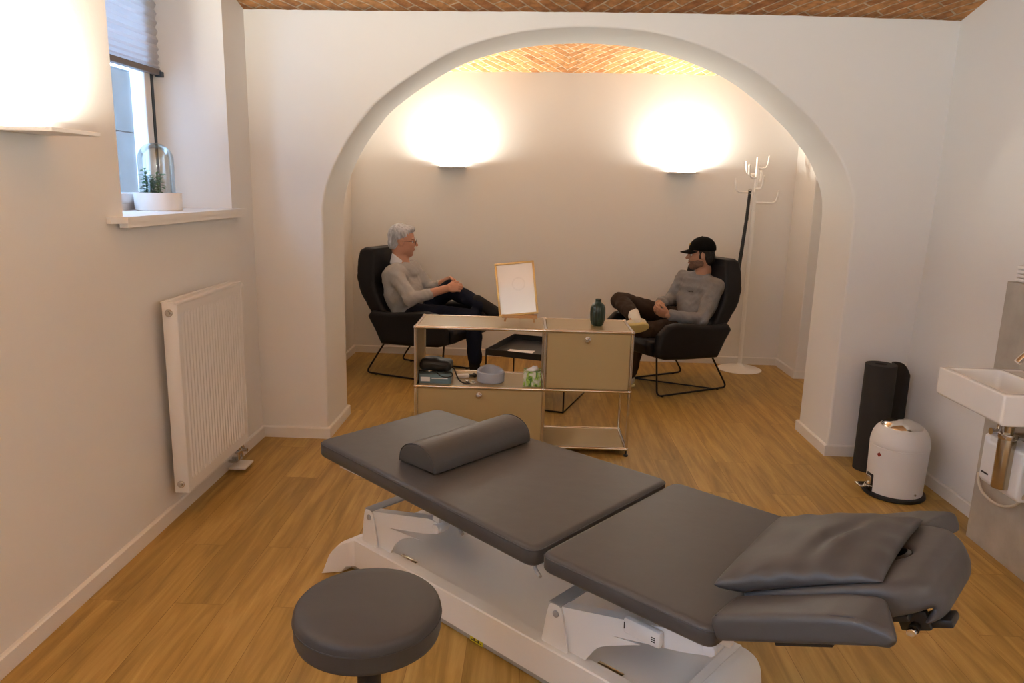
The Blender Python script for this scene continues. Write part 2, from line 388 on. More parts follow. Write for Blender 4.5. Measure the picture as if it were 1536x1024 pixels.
# ------------------------------------------------------------------ implicit surfaces (numpy surface nets)
class Field:
    def __init__(s, lo, hi, h):
        s.h = h; s.lo = np.array(lo, float); n = np.ceil((np.array(hi)-s.lo)/h).astype(int)+1
        s.n = n; s.ax = [(s.lo[i]+h*np.arange(n[i])).astype(np.float32) for i in range(3)]
        s.d = np.full(n, .2, np.float32)
    def _blk(s, lo, hi, m):
        sl = []
        for i in range(3):
            a = int(np.clip((lo[i]-m-s.lo[i])/s.h, 0, s.n[i])); b = int(np.clip((hi[i]+m-s.lo[i])/s.h+1, 0, s.n[i])); sl.append(slice(a, b))
        x, y, z = s.ax[0][sl[0]][:, None, None], s.ax[1][sl[1]][None, :, None], s.ax[2][sl[2]][None, None, :]
        return tuple(sl), x, y, z
    def _put(s, sl, v, k, op):
        d = s.d[sl]
        if d.size == 0: return
        if op == 'sub':
            v = -v
            if k: hh = np.clip(.5-.5*(v-d)/k*-1, 0, 1); hh = np.clip(.5+.5*(v-d)/k, 0, 1); s.d[sl] = d*(1-hh)+v*hh+k*hh*(1-hh)
            else: s.d[sl] = np.maximum(d, v)
        elif k:
            hh = np.clip(.5+.5*(d-v)/k, 0, 1); s.d[sl] = d*(1-hh)+v*hh-k*hh*(1-hh)
        else: s.d[sl] = np.minimum(d, v)
    def cap(s, a, b, ra, rb=None, k=.02, op='add'):
        rb = ra if rb is None else rb; a = np.array(a, float); b = np.array(b, float)
        lo = np.minimum(a-ra, b-rb); hi = np.maximum(a+ra, b+rb)
        sl, x, y, z = s._blk(lo, hi, .03+k)
        ab = b-a; l2 = max((ab**2).sum(), 1e-9)
        t = np.clip(((x-a[0])*ab[0]+(y-a[1])*ab[1]+(z-a[2])*ab[2])/l2, 0, 1)
        v = np.sqrt((x-a[0]-ab[0]*t)**2+(y-a[1]-ab[1]*t)**2+(z-a[2]-ab[2]*t)**2)-(ra+(rb-ra)*t)
        s._put(sl, v, k, op); return s
    def chain(s, pts, rs, k=.02):
        for i in range(len(pts)-1): s.cap(pts[i], pts[i+1], rs[i], rs[i+1], k)
        return s
    def ell(s, c, r, R=None, k=.02, op='add'):
        c = np.array(c, float); r = np.array(r, float); m = r.max()
        sl, x, y, z = s._blk(c-m, c+m, .03+k)
        X, Y, Z = x-c[0], y-c[1], z-c[2]
        if R is not None:
            R = np.array(R); X, Y, Z = (X*R[0][0]+Y*R[1][0]+Z*R[2][0]), (X*R[0][1]+Y*R[1][1]+Z*R[2][1]), (X*R[0][2]+Y*R[1][2]+Z*R[2][2])
        p = np.sqrt((X/r[0])**2+(Y/r[1])**2+(Z/r[2])**2); q = np.sqrt((X/r[0]**2)**2+(Y/r[1]**2)**2+(Z/r[2]**2)**2)+1e-6
        s._put(sl, (p*(p-1)/q).astype(np.float32), k, op); return s
    def rbox(s, c, hs, r=.01, R=None, k=0., op='add'):
        c = np.array(c, float); hs = np.array(hs, float); m = np.sqrt((hs**2).sum())
        sl, x, y, z = s._blk(c-m, c+m, .03+k)
        X, Y, Z = x-c[0], y-c[1], z-c[2]
        if R is not None:
            R = np.array(R); X, Y, Z = (X*R[0][0]+Y*R[1][0]+Z*R[2][0]), (X*R[0][1]+Y*R[1][1]+Z*R[2][1]), (X*R[0][2]+Y*R[1][2]+Z*R[2][2])
        qx, qy, qz = np.abs(X)-hs[0]+r, np.abs(Y)-hs[1]+r, np.abs(Z)-hs[2]+r
        v = np.sqrt(np.maximum(qx, 0)**2+np.maximum(qy, 0)**2+np.maximum(qz, 0)**2)+np.minimum(np.maximum(qx, np.maximum(qy, qz)), 0)-r
        s._put(sl, v, k, op); return s
    def extr(s, poly, y0, y1, r=.02, k=0., op='add', axis=1):
        """polygon in (x,z) (axis=1) or (x,y) (axis=2) extruded, edges rounded by r"""
        P = np.array(poly, float)
        oth = {1: (0, 2), 2: (0, 1), 0: (1, 2)}[axis]
        lo = np.zeros(3); hi = np.zeros(3)
        for j, i in enumerate(oth): lo[i], hi[i] = P[:, j].min(), P[:, j].max()
        lo[axis], hi[axis] = y0, y1
        sl, x, y, z = s._blk(lo, hi, .03+k); A = [x, y, z]; u, w, h = A[oth[0]], A[oth[1]], A[axis]
        u2, w2 = np.broadcast_arrays(u, w); dd = np.full(u2.shape, 1e9); sg = np.ones(u2.shape)
        n = len(P)
        for i in range(n):
            a, b = P[i], P[(i+1) % n]; e = b-a; wx, wy = u2-a[0], w2-a[1]
            t = np.clip((wx*e[0]+wy*e[1])/(e@e), 0, 1); dd = np.minimum(dd, (wx-e[0]*t)**2+(wy-e[1]*t)**2)
            c1 = (w2 >= a[1]); c2 = (w2 < b[1]); c3 = (e[0]*wy > e[1]*wx)
            sg = np.where((c1 & c2 & c3) | (~c1 & ~c2 & ~c3), -sg, sg)
        d2 = sg*np.sqrt(dd)+r; dh = np.abs(h-(y0+y1)/2)-(y1-y0)/2+r
        v = np.sqrt(np.maximum(d2, 0)**2+np.maximum(dh, 0)**2)+np.minimum(np.maximum(d2, dh), 0)-r
        s._put(sl, v.astype(np.float32), k, op); return s
    def above(s, p, n):   # keep the part of space where (x-p).n < 0
        n = np.array(n, float); n /= np.linalg.norm(n)
        x, y, z = s.ax[0][:, None, None], s.ax[1][None, :, None], s.ax[2][None, None, :]
        s.d = np.maximum(s.d, ((x-p[0])*n[0]+(y-p[1])*n[1]+(z-p[2])*n[2]).astype(np.float32)); return s
    def wrinkle(s, amp, f):
        x, y, z = s.ax[0][:, None, None], s.ax[1][None, :, None], s.ax[2][None, None, :]
        s.d += (amp*np.sin(f[0]*x+2.1*np.sin(f[1]*.5*y)+1.7*np.sin(f[2]*.31*z))*np.sin(f[2]*z+1.3*np.sin(f[0]*.6*x)+f[1]*y*.4)).astype(np.float32); return s
    def mesh(s, off=(0, 0, 0)):
        d = s.d; inside = d < 0
        I = inside[:-1, :-1, :-1]; cnt = np.zeros(I.shape, np.int8)
        for a in (0, 1):
            for b in (0, 1):
                for c in (0, 1): cnt += inside[a:inside.shape[0]-1+a, b:inside.shape[1]-1+b, c:inside.shape[2]-1+c]
        act = (cnt > 0) & (cnt < 8); idx = np.full(I.shape, -1, np.int64); ii = np.argwhere(act); idx[act] = np.arange(len(ii))
        acc = np.zeros((len(ii), 3)); w = np.zeros(len(ii))
        cor = [(a, b, c) for a in (0, 1) for b in (0, 1) for c in (0, 1)]
        vals = {c: d[ii[:, 0]+c[0], ii[:, 1]+c[1], ii[:, 2]+c[2]] for c in cor}
        for c in cor:
            for ax in range(3):
                if c[ax] == 0:
                    e = list(c); e[ax] = 1; e = tuple(e); va, vb = vals[c], vals[e]; m = (va < 0) != (vb < 0)
                    t = np.where(m, va/(va-vb+1e-12), 0); p = np.tile(np.array(c, float), (len(ii), 1)); p[:, ax] += t
                    acc += p*m[:, None]; w += m
        vs = (ii+acc/w[:, None])*s.h+s.lo-np.array(off)
        F = []
        for ax in range(3):
            o = [i for i in range(3) if i != ax]
            sA = [slice(None)]*3; sB = [slice(None)]*3; sA[ax] = slice(0, -1); sB[ax] = slice(1, None)
            A, C = inside[tuple(sA)], inside[tuple(sB)]; ch = np.argwhere(A != C)
            ok = (ch[:, o[0]] > 0) & (ch[:, o[1]] > 0) & (ch[:, o[0]] < idx.shape[o[0]]) & (ch[:, o[1]] < idx.shape[o[1]]); ch = ch[ok]
            q = []
            for da, db in ((0, 0), (1, 0), (1, 1), (0, 1)):
                t = ch.copy(); t[:, o[0]] -= da; t[:, o[1]] -= db; q.append(idx[t[:, 0], t[:, 1], t[:, 2]])
            q = np.stack(q, 1); fl = A[ch[:, 0], ch[:, 1], ch[:, 2]]
            if ax == 1: fl = ~fl
            q[~fl] = q[~fl][:, ::-1]; F.append(q)
        return vs, np.concatenate(F)
    def obj(s, name, m, parent=None, off=(0, 0, 0), label=None, smooth_it=2):
        vs, fs = s.mesh(off)
        # laplacian smoothing for a clean surface
        if smooth_it:
            e = np.concatenate([fs[:, [0, 1]], fs[:, [1, 2]], fs[:, [2, 3]], fs[:, [3, 0]]])
            for _ in range(smooth_it):
                a = np.zeros_like(vs); c = np.zeros(len(vs))
                np.add.at(a, e[:, 0], vs[e[:, 1]]); np.add.at(a, e[:, 1], vs[e[:, 0]]); np.add.at(c, e[:, 0], 1); np.add.at(c, e[:, 1], 1)
                vs = vs*.5+.5*a/np.maximum(c, 1)[:, None]
        me = bpy.data.meshes.new(name)
        me.vertices.add(len(vs)); me.vertices.foreach_set('co', vs.astype(np.float32).ravel())
        me.loops.add(len(fs)*4); me.loops.foreach_set('vertex_index', fs.astype(np.int32).ravel())
        me.polygons.add(len(fs)); me.polygons.foreach_set('loop_start', np.arange(0, len(fs)*4, 4, dtype=np.int32))
        me.polygons.foreach_set('use_smooth', np.ones(len(fs), bool))
        me.update(calc_edges=True); me.validate()
        me.materials.append(M[m] if isinstance(m, str) else m)
        o = bpy.data.objects.new(name, me); COL.objects.link(o)
        if parent: o.parent = parent
        if label: o['label'] = label
        return o

# ------------------------------------------------------------------ camera
cam = bpy.data.cameras.new('camera'); cam.sensor_width = 36; cam.lens = 1100.92/1536*36; cam.clip_start = .05
co = bpy.data.objects.new('camera', cam); COL.objects.link(co); S.camera = co
pitch, yaw, roll = .2078, -.0248, -.0259
cy, sy, cp, sp = math.cos(yaw), math.sin(yaw), math.cos(pitch), math.sin(pitch)
fw = V((sy*cp, cy*cp, -sp)); rt = V((cy, -sy, 0)); dn = fw.cross(rt)
r2 = rt*math.cos(roll)+dn*math.sin(roll); d2 = dn*math.cos(roll)-rt*math.sin(roll)
co.matrix_world = Matrix(((r2.x, -d2.x, -fw.x, 0), (r2.y, -d2.y, -fw.y, 0), (r2.z, -d2.z, -fw.z, 1.5499), (0, 0, 0, 1)))

# ------------------------------------------------------------------ the room
XL, XR, YA, YB, YF, YBK = -1.635, 2.22, 4.29, 4.77, 6.67, -1.7
bm = B(); box(bm, (-2.4, YBK-.2, -.1), (3.4, YF+.3, 0)); struct('floor', bm, 'floor', smooth=False)

def vault(name, x0, x1, y0, y1, zs, caps, rise):
    bm = B(); nx, ny = 120, 90; g = []
    L = (y1-y0)/caps
    for j in range(ny+1):
        y = y0+(y1-y0)*j/ny; t = ((y1-y)/L) % 1.0
        if j == 0: t = 0
        z = zs+4*rise*t*(1-t)
        row = []
        for i in range(nx+1):
            x = x0+(x1-x0)*i/nx
            row.append(bm.verts.new((x, y, z+.004*math.sin(17*x+2*math.sin(9*y))*math.sin(11*y+3)+random.uniform(-.0015, .0015)+.012*math.sin(1.1*x+.4))))
        g.append(row)
    for j in range(ny):
        for i in range(nx): bm.faces.new((g[j][i], g[j][i+1], g[j+1][i+1], g[j+1][i]))
    top = [bm.verts.new(p) for p in ((x0, y0, zs+.7), (x1, y0, zs+.7), (x1, y1, zs+.7), (x0, y1, zs+.7))]
    bm.faces.new(top)
    bm.faces.new([g[0][i] for i in range(nx+1)]+[top[1], top[0]]); bm.faces.new([g[ny][i] for i in range(nx, -1, -1)]+[top[3], top[2]])
    bm.faces.new([g[j][0] for j in range(ny, -1, -1)]+[top[0], top[3]]); bm.faces.new([g[j][nx] for j in range(ny+1)]+[top[2], top[1]])
    return struct(name, bm, 'brick', angle=None)
vault('ceiling', -2.3, 2.7, YBK-.1, YA+.004, 2.480, 2, .19)
vault('ceiling', -1.9, 3.3, YB-.004, YF+.03, 2.505, 1, .15)

# arch wall
AR = [(-1.227, 0), (-1.228, .9), (-1.223, 1.394), (-1.203, 1.50), (-1.165, 1.605), (-1.12, 1.70), (-1.06, 1.80), (-.985, 1.90), (-.895, 2.00), (-.72, 2.13), (-.515, 2.252),
      (-.33, 2.325), (-.09, 2.382), (.22, 2.412), (.56, 2.399), (.83, 2.344), (1.115, 2.240), (1.322, 2.115), (1.525, 1.952), (1.612, 1.862), (1.688, 1.775),
      (1.753, 1.666), (1.798, 1.56), (1.818, 1.45), (1.822, 1.3), (1.822, 0)]
arch = AR[:2]+[(p.x, p.y) for p in smooth_path([V((a, b, 0)) for a, b in AR[2:-1]], 5)]+[AR[-1]]
def ribbon(bm, pts, y0, y1):
    A = [bm.verts.new((x, y0, z)) for x, z in pts]; C = [bm.verts.new((x, y1, z)) for x, z in pts]
    for i in range(len(pts)-1): bm.faces.new((A[i], A[i+1], C[i+1], C[i]))
    return A, C
bm = B()
r = .014
def inset(pts, d):
    out = []
    for i, p in enumerate(pts):
        a = pts[max(i-1, 0)]; b = pts[min(i+1, len(pts)-1)]; t = V((b[0]-a[0], b[1]-a[1])).normalized()
        n = V((-t.y, t.x)); out.append((p[0]+n.x*d, max(p[1]+n.y*d, 0) if 0 < i < len(pts)-1 else p[1]))
    return out
rows = []
for k in range(5):
    a = k/4*PI/2; rows.append((YA+r*(1-math.sin(a)), inset(arch, r*(1-math.cos(a)))))
rows = rows[::-1]     # from face outwards: start at front edge
front = [( -2.3, 0), (-2.3, 3.0), (3.2, 3.0), (3.2, 0)]
seq = [(y, p) for y, p in [(YA, inset(arch, r))]+[(YA+r*(1-math.cos(k/4*PI/2)), inset(arch, r*(1-math.sin(k/4*PI/2)))) for k in range(1, 5)]]
seq += [(YB-(y-YA), p) for y, p in seq[::-1]]
VR = [[bm.verts.new((x, y, z)) for x, z in p] for y, p in seq]
for A, C in zip(VR, VR[1:]):
    for i in range(len(A)-1): bm.faces.new((A[i], A[i+1], C[i+1], C[i]))
for y, A in ((YA, VR[0]), (YB, VR[-1])):
    oz = 3.0; n = len(A)
    out = []
    for i, v in enumerate(A):
        t = v.co
        if i == 0: o = (-2.3, 0)
        elif i == n-1: o = (3.2, 0)
        elif t.z < 1.9 and t.x < 0: o = (-2.3, t.z)
        elif t.z < 1.9: o = (3.2, t.z)
        else: o = (t.x*1.5, oz)
        out.append(bm.verts.new((o[0], y, o[1])))
    for i in range(n-1): bm.faces.new((A[i], A[i+1], out[i+1], out[i]))
    c1 = min((v for v in out if v.co.x < -2.2), key=lambda v: -v.co.z); c2 = min((v for v in out if v.co.x > 3.1), key=lambda v: -v.co.z)
    i1 = out.index(c1); i2 = out.index(c2)
    k1 = bm.verts.new((-2.3, y, oz)); k2 = bm.verts.new((3.2, y, oz))
    bm.faces.new((out[i1], out[i1+1], k1)); bm.faces.new((out[i2], out[i2-1], k2))
struct('wall_middle', bm, 'wall', angle=30)
S_ = smooth_path

# left wall with window opening
WY0, WY1, WZ0, WZ1 = 2.915, 4.0, 1.36, 2.52
bm = B()
XO = -2.02
def quadbox(bm, x0, x1, y0, y1, z0, z1): box(bm, (x0, y0, z0), (x1, y1, z1))
quadbox(bm, XO, XL, YBK-.2, -1.4, 0, 3.0); quadbox(bm, XO, XL, -1.4, .5, 0, WZ0-.2); quadbox(bm, XO, XL, -1.4, .5, WZ1, 3.0); quadbox(bm, XO, XL, .5, WY0, 0, 3.0)
quadbox(bm, XO, XL, WY0, YA+.2, 0, WZ0)
quadbox(bm, XO, XL, WY0, YA+.2, WZ1, 3.0)
prism(bm, [(XO, 3.80), (-1.96, 3.80), (XL, 3.992), (XL, YA+.2), (XO, YA+.2)], 2, WZ0, WZ1)
struct('wall_left', bm, 'wall', smooth=False)
# right wall and rear wall
bm = B(); prism(bm, [(XR, 0), (XR+.022, .8), (XR+.042, 1.5), (XR+.046, 3.0), (XR+.35, 3.0), (XR+.35, 0)], 1, YBK-.2, YA+.05); struct('wall_right', bm, 'wall', smooth=False)
bm = B(); box(bm, (-2.2, YBK-.2, 0), (2.6, YBK, 3.0)); struct('wall_rear', bm, 'wall', smooth=False)
# far room
bm = B(); box(bm, (-1.95, YF, 0), (3.3, YF+.2, 3.0)); struct('wall_far', bm, 'wall', smooth=False)
bm = B(); box(bm, (-1.95, YB-.05, 0), (-1.642, YF+.1, 3.0)); struct('wall_far_left', bm, 'wall', smooth=False)
bm = B(); box(bm, (2.285, 6.19, 0), (3.3, YF+.1, 3.0), .006, 1); struct('wall_far_right', bm, 'wall', smooth=False)
bm = B(); box(bm, (3.1, YB-.2, 0), (3.3, 6.25, 3.0)); struct('wall_niche', bm, 'wall', smooth=False)

def skirting(name, pts, h=.068, t=.016, side=1):
    """strip along a polyline on the floor; thickness towards the left of travel when side=1"""
    bm = B(); P = [V((*p, 0)) for p in pts]; off = []
    for i, p in enumerate(P):
        ns = []
        if i > 0: d = (p-P[i-1]).normalized(); ns.append(V((-d.y, d.x, 0))*side)
        if i < len(P)-1: d = (P[i+1]-p).normalized(); ns.append(V((-d.y, d.x, 0))*side)
        n = sum(ns, V((0, 0, 0))); n = n/(n.length**2)*len(ns) if len(ns) == 1 else n*(2/(n.length**2))
        off.append(p+n*t)
    rows = []
    for q, w in zip(P, off):
        c = q+(w-q)*.6
        rows.append([bm.verts.new(q), bm.verts.new(w), bm.verts.new(w+V((0, 0, h-.006))), bm.verts.new(c+V((0, 0, h))), bm.verts.new(q+V((0, 0, h)))])
    for a, b in zip(rows, rows[1:]):
        for k in range(5): bm.faces.new((a[k], a[(k+1) % 5], b[(k+1) % 5], b[k]))
    bm.faces.new(rows[0]); bm.faces.new(rows[-1][::-1])
    return struct(name, bm, 'trim', smooth=False)
skirting('baseboard_left', [(XL, YBK), (XL, YA), (-1.228, YA), (-1.228, YB), (-1.642, YB), (-1.642, YF), (2.285, YF), (2.285, 6.19), (3.1, 6.19)], side=-1)
skirting('baseboard_right', [(XR, 3.27), (XR, YA), (1.822, YA), (1.822, YB), (3.0, YB)], side=1)
skirting('baseboard_rear', [(XR, 1.9), (XR, YBK), (XL, YBK)], side=-1)

# window (sill, frame, pane, blind)
bm = B()
prism(bm, [(-1.955, 2.80), (-1.62, 2.80), (-1.585, 2.86), (-1.585, 4.07), (XL-.0, 4.07), (XL-.0, 3.99), (-1.96, 3.80)], 2, 1.37, 1.395)
box(bm, (-1.62, 2.86, 1.352), (-1.585, 4.07, 1.371))
sill = bm
bm = B()
fx0, fx1 = -1.985, -1.925
box(bm, (fx0, 2.93, 1.395), (fx1, 3.80, 1.425)); box(bm, (fx0, 3.76, 1.395), (fx1, 3.80, WZ1)); box(bm, (fx0, 2.93, 1.395), (fx1, 2.97, WZ1)); box(bm, (fx0, 2.93, 2.46), (fx1, 3.80, WZ1))
win = struct('window_1', bm, 'pvc', smooth=False)
o = obj('window_sill', sill, 'trim', win, smooth=False)
bm = B()
sx0, sx1 = -1.97, -1.915
for a, b in (((sx0, 2.965, 1.425), (sx1, 3.765, 1.475)), ((sx0, 3.705, 1.475), (sx1, 3.765, 2.46)), ((sx0, 2.965, 1.475), (sx1, 3.025, 2.46))): box(bm, a, b, .006)
obj('window_sash', bm, 'pvc', win, smooth=False)
bm = B(); box(bm, (-1.926, 3.765, 1.43), (-1.913, 3.786, 2.46)); obj('window_gasket', bm, 'gasket', win, smooth=False, label='dark rubber gasket')
bm = B(); box(bm, (-1.947, 3.02, 1.47), (-1.941, 3.71, 2.47)); obj('window_pane', bm, 'glass', win, smooth=False)
bm = B(); box(bm, (fx0, -1.4, WZ0-.2), (fx1, .5, WZ0-.14)); box(bm, (fx0, -1.4, 2.46), (fx1, .5, WZ1)); box(bm, (fx0, -1.4, WZ0-.14), (fx1, -1.34, 2.46)); box(bm, (fx0, .44, WZ0-.14), (fx1, .5, 2.46)); box(bm, (fx0, -.48, WZ0-.14), (fx1, -.42, 2.46))
win2 = struct('window_2', bm, 'pvc', smooth=False)
bm = B(); box(bm, (-1.95, -1.34, WZ0-.14), (-1.945, .44, 2.46)); obj('window_pane', bm, 'glass', win2, smooth=False)
bm = B(); box(bm, (-1.925, -1.42, 1.161), (-1.585, .52, 1.185), .002); obj('window_sill', bm, 'trim', win2, smooth=False)
# exterior lightwell wall
bm = B(); box(bm, (-3.1, 1.8, .9), (-2.95, 7.5, 1.86)); box(bm, (-3.11, 1.8, 1.87), (-2.96, 7.5, 2.30)); box(bm, (-3.15, 1.8, 1.85), (-2.99, 7.5, 1.88))
struct('wall_outside', bm, 'concrete_out', smooth=False)
# pleated blind
bt = thing('pleated_blind', 'pale blue-white pleated blind half lowered inside the window', 'blind', (-1.90, 3.36, 2.06))
bm = B(); z = 2.075; rows = []; k = 0
zz = [2.075]
step = .011
while zz[-1] < 2.50: zz.append(zz[-1]+step); step = min(.021, step*1.08)
for i, z in enumerate(zz):
    x = -1.895+(.006 if i % 2 else -.006)
    rows.append([bm.verts.new((x+1.90, y-3.36, z-2.06)) for y in (2.96, 3.40, 3.815)])
for a, b in zip(rows, rows[1:]):
    for k in range(2): bm.faces.new((a[k], a[k+1], b[k+1], b[k]))
bl = obj('pleated_fabric', bm, 'blind', bt, smooth=False)
sd = bl.modifiers.new('s', 'SOLIDIFY'); sd.thickness = .0012
bm = B(); box(bm, (-.022, -.405, -.012), (.016, .455, .016), .003); obj('bottom_rail', bm, 'blindbar', bt, smooth=False, label='taupe metal rail')
bm = B(); box(bm, (-.008, .436, -.02), (.026, .462, .006), .002); obj('end_clip', bm, 'gasket', bt, smooth=False)

# ------------------------------------------------------------------ wall lamps
def wall_lamp(loc, rz, label, power, group='wall uplights'):
    t = thing('wall_lamp', label, 'lamp', loc, rz, group)
    # local: x along the wall, y out of the wall, z up (top of plate at 0)
    bm = B(); box(bm, (-.125, .004, -.013), (.125, .185, 0), .0015, 1); obj('plate', bm, 'white', t, smooth=False)
    bm = B(); box(bm, (-.10, .0, -.013), (.10, .012, -.002), .001, 1); obj('wall_mount', bm, 'white', t, smooth=False)
    bm = B(); box(bm, (-.10, .045, 0.0005), (.10, .125, .004)); obj('led_strip', bm, 'ledpanel', t, smooth=False)
    l = bpy.data.lights.new('lamp_light', 'AREA'); l.shape = 'RECTANGLE'; l.size = .20; l.size_y = .07; l.energy = power; l.color = (1, .985, .86)
    lo = bpy.data.objects.new('lamp_light', l); COL.objects.link(lo); lo.parent = t; lo.location = (0, .070, .008); lo.rotation_euler = (PI-math.radians(22), 0, 0)
    return t
PW = 24
wall_lamp((-.73, YF, 1.710), PI, 'white wall uplight on the far wall above the grey-haired man', PW)
wall_lamp((1.28, YF, 1.710), PI, 'white wall uplight on the far wall beside the coat stand', PW)
wall_lamp((XL, 2.365, 1.690), -PI/2, 'white wall uplight on the left wall in front of the window', PW)
wall_lamp((XL, .95, 1.690), -PI/2, 'white wall uplight on the left wall behind the viewer', PW*1.2)
wall_lamp((XR, .3, 1.690), PI/2, 'white wall uplight on the right wall behind the viewer', PW*1.1)
wall_lamp((.3, YBK, 1.690), 0, 'white wall uplight on the rear wall behind the viewer', PW*.8)

# world: overcast bluish daylight
w = bpy.data.worlds.new('world'); S.world = w; w.use_nodes = True
bg = w.node_tree.nodes['Background']; bg.inputs[0].default_value = (.44, .66, 1.0, 1); bg.inputs[1].default_value = 5.5

# ------------------------------------------------------------------ radiator
t = thing('radiator', 'white ribbed panel radiator on the left wall under the window', 'radiator', (XL, 3.445, 0))
ry0, ry1 = -.355, .355
bm = B()
xf = .105; z0, z1 = .15, 1.022
# ribbed front sheet
prof = []
nr = 21; w = (ry1-ry0-.07)/nr
prof.append((ry0+.008, xf))
y = ry0+.035
for i in range(nr):
    a = y+i*w
    prof += [(a, xf), (a+.006, xf-.007), (a+.012, xf-.007), (a+.018, xf)]
prof.append((ry1-.008, xf))
zs = [z0, z0+.05, z0+.062, z1-.062, z1-.05, z1-.012]
rows = []
for iz, z in enumerate(zs):
    flat = iz in (0, 1, 4, 5)
    rows.append([bm.verts.new((xf if flat else x, yy, z)) for yy, x in prof])
for a, b in zip(rows, rows[1:]):
    for k in range(len(prof)-1): bm.faces.new((a[k], a[k+1], b[k+1], b[k]))
box(bm, (.045, ry0+.01, z0), (xf-.012, ry1-.01, z1-.02))
obj('front_panel', bm, 'white', t, angle=30)
for s, n in ((ry0, 'side_panel'), (ry1, 'side_panel')):
    bm = B(); box(bm, (.040, s-.004 if s < 0 else s-.012, z0-.004), (xf+.002, s+.012 if s < 0 else s+.004, z1), .004)
    obj(n, bm, 'white', t)
bm = B()
box(bm, (.036, ry0-.004, z1-.006), (.050, ry1+.004, z1+.004), .002); box(bm, (xf-.012, ry0-.004, z1-.012), (xf+.003, ry1+.004, z1+.004), .003)
for i in range(34): box(bm, (.048, ry0+.012+i*.0204, z1-.006), (xf-.01, ry0+.017+i*.0204, z1+.001))
obj('top_grille', bm, 'white', t)
bm = B(); box(bm, (.0, -.26, .35), (.045, -.22, .95), .003); box(bm, (.0, .22, .35), (.045, .26, .95), .003); split('wall_bracket', bm, 'white', t)
for z in (z1-.045, z0+.04):
    bm = B(); cyl(bm, (.072, ry0-.004, z), (.072, ry0-.011, z), .017, n=24, bev=.002); cyl(bm, (.072, ry0-.011, z), (.072, ry0-.018, z), .009, n=6)
    obj('end_plug', bm, 'brushed', t, label='round metal end plug')
bm = B(); cyl(bm, (.075, ry1+.004, z1-.03), (.075, ry1+.03, z1-.03), .012); cyl(bm, (.075, ry1+.03, z1-.03), (.075, ry1+.075, z1-.03), .02, .017, bev=.004)
obj('thermostat_knob', bm, 'white', t)
bm = B()
for dy in (-.055, -.01):
    cyl(bm, (.075, ry1+dy-.02, z0), (.075, ry1+dy-.02, z0-.06), .009); cyl(bm, (.075, ry1+dy-.02, z0-.02), (.075, ry1+dy-.02, z0-.05), .014, n=6)
    tube(bm, round_path([(.075, ry1+dy-.02, z0-.06), (.075, ry1+dy-.02, .052), (.02, ry1+dy-.02, .052)], .02), .008)
box(bm, (.06, ry1-.095, z0-.05), (.09, ry1-.015, z0-.03), .004); cyl(bm, (.09, ry1-.05, z0-.04), (.115, ry1-.05, z0-.04), .009)
obj('pipe_valve', bm, 'brushed', t, label='chrome valve block with two pipes')
bm = B(); box(bm, (.035, ry1-.12, .02), (.125, ry1+.005, .032), .004); obj('pipe_rosette', bm, 'white', t)

# ------------------------------------------------------------------ plant under glass dome
pc = (-1.80, 3.53, 1.395)
t = thing('planter', 'round white planter with a small green plant on the window sill', 'planter', pc)
bm = B(); lathe(bm, [(0, 0), (.100, 0), (.104, .004), (.106, .08), (.105, .084), (.101, .084), (.100, .066), (0, .064)], n=48); obj('pot', bm, 'pot', t)
bm = B(); sphere(bm, (0, 0, .060), .098, 16, (1, 1, .14)); 
for i in range(60):
    a = random.uniform(0, 2*PI); r = random.uniform(.0, .08); sphere(bm, (r*math.cos(a), r*math.sin(a), .07), random.uniform(.006, .014), 4, (1, 1, .7))
obj('moss_bed', bm, 'moss', t, label='dark green moss over soil')
bm = B()
def leaf(bm, p, d, up, L, w, n=5):
    p = V(p); d = V(d).normalized(); s = d.cross(V(up)).normalized(); u = s.cross(d).normalized(); rows = []
    for i in range(n+1):
        k = i/n; c = p+d*L*k-V((0, 0, 1))*L*.35*k*k; ww = w*math.sin(PI*min(1, k*.9+.08))
        rows.append([bm.verts.new(c-s*ww+u*ww*.25), bm.verts.new(c), bm.verts.new(c+s*ww+u*ww*.25)])
    for a, b in zip(rows, rows[1:]):
        bm.faces.new((a[0], a[1], b[1], b[0])); bm.faces.new((a[1], a[2], b[2], b[1]))
st = B()
for j in range(9):
    bx, by = random.uniform(-.035, .02), random.uniform(-.035, .02); hgt = random.uniform(.07, .12) if j else .13
    lean = V((random.uniform(-.02, .02), random.uniform(-.05, .01), 0))
    pts = [V((bx, by, .065))+lean*k+V((0, 0, hgt*k)) for k in (0, .35, .7, 1)]
    tube(st, pts, [.0028, .0025, .002, .0012], 6)
    for i in range(24):
        k = .12+.88*i/24; p = V((bx, by, .065))+lean*k+V((0, 0, hgt*k)); a = i*2.4+j
        leaf(bm, p, (math.cos(a), math.sin(a), random.uniform(.1, .9)), (0, 0, 1), random.uniform(.028, .046), random.uniform(.006, .010))
obj('leaves', bm, 'leaf', t, angle=None); obj('stem', st, 'stemg', t)
g = thing('glass_dome', 'clear glass cloche dome standing in the white planter', 'dome', (pc[0], pc[1], pc[2]+.079))
prof = [(.079, 0)]+[(.079, .01), (.0795, .13)]+[(.0795*math.cos(a), .158+.078*math.sin(a)) for a in [i*PI/2/12 for i in range(13)]]
inner = [(max(r-.002, 0), z-(.002 if z > .16 else 0)) for r, z in prof][::-1]
bm = B(); lathe(bm, prof[:-1]+[(0, .236)]+[(0, .234)]+inner[1:], n=56)
fs = [bm.verts[:]]
obj('cloche', bm, 'glass', g, angle=60)

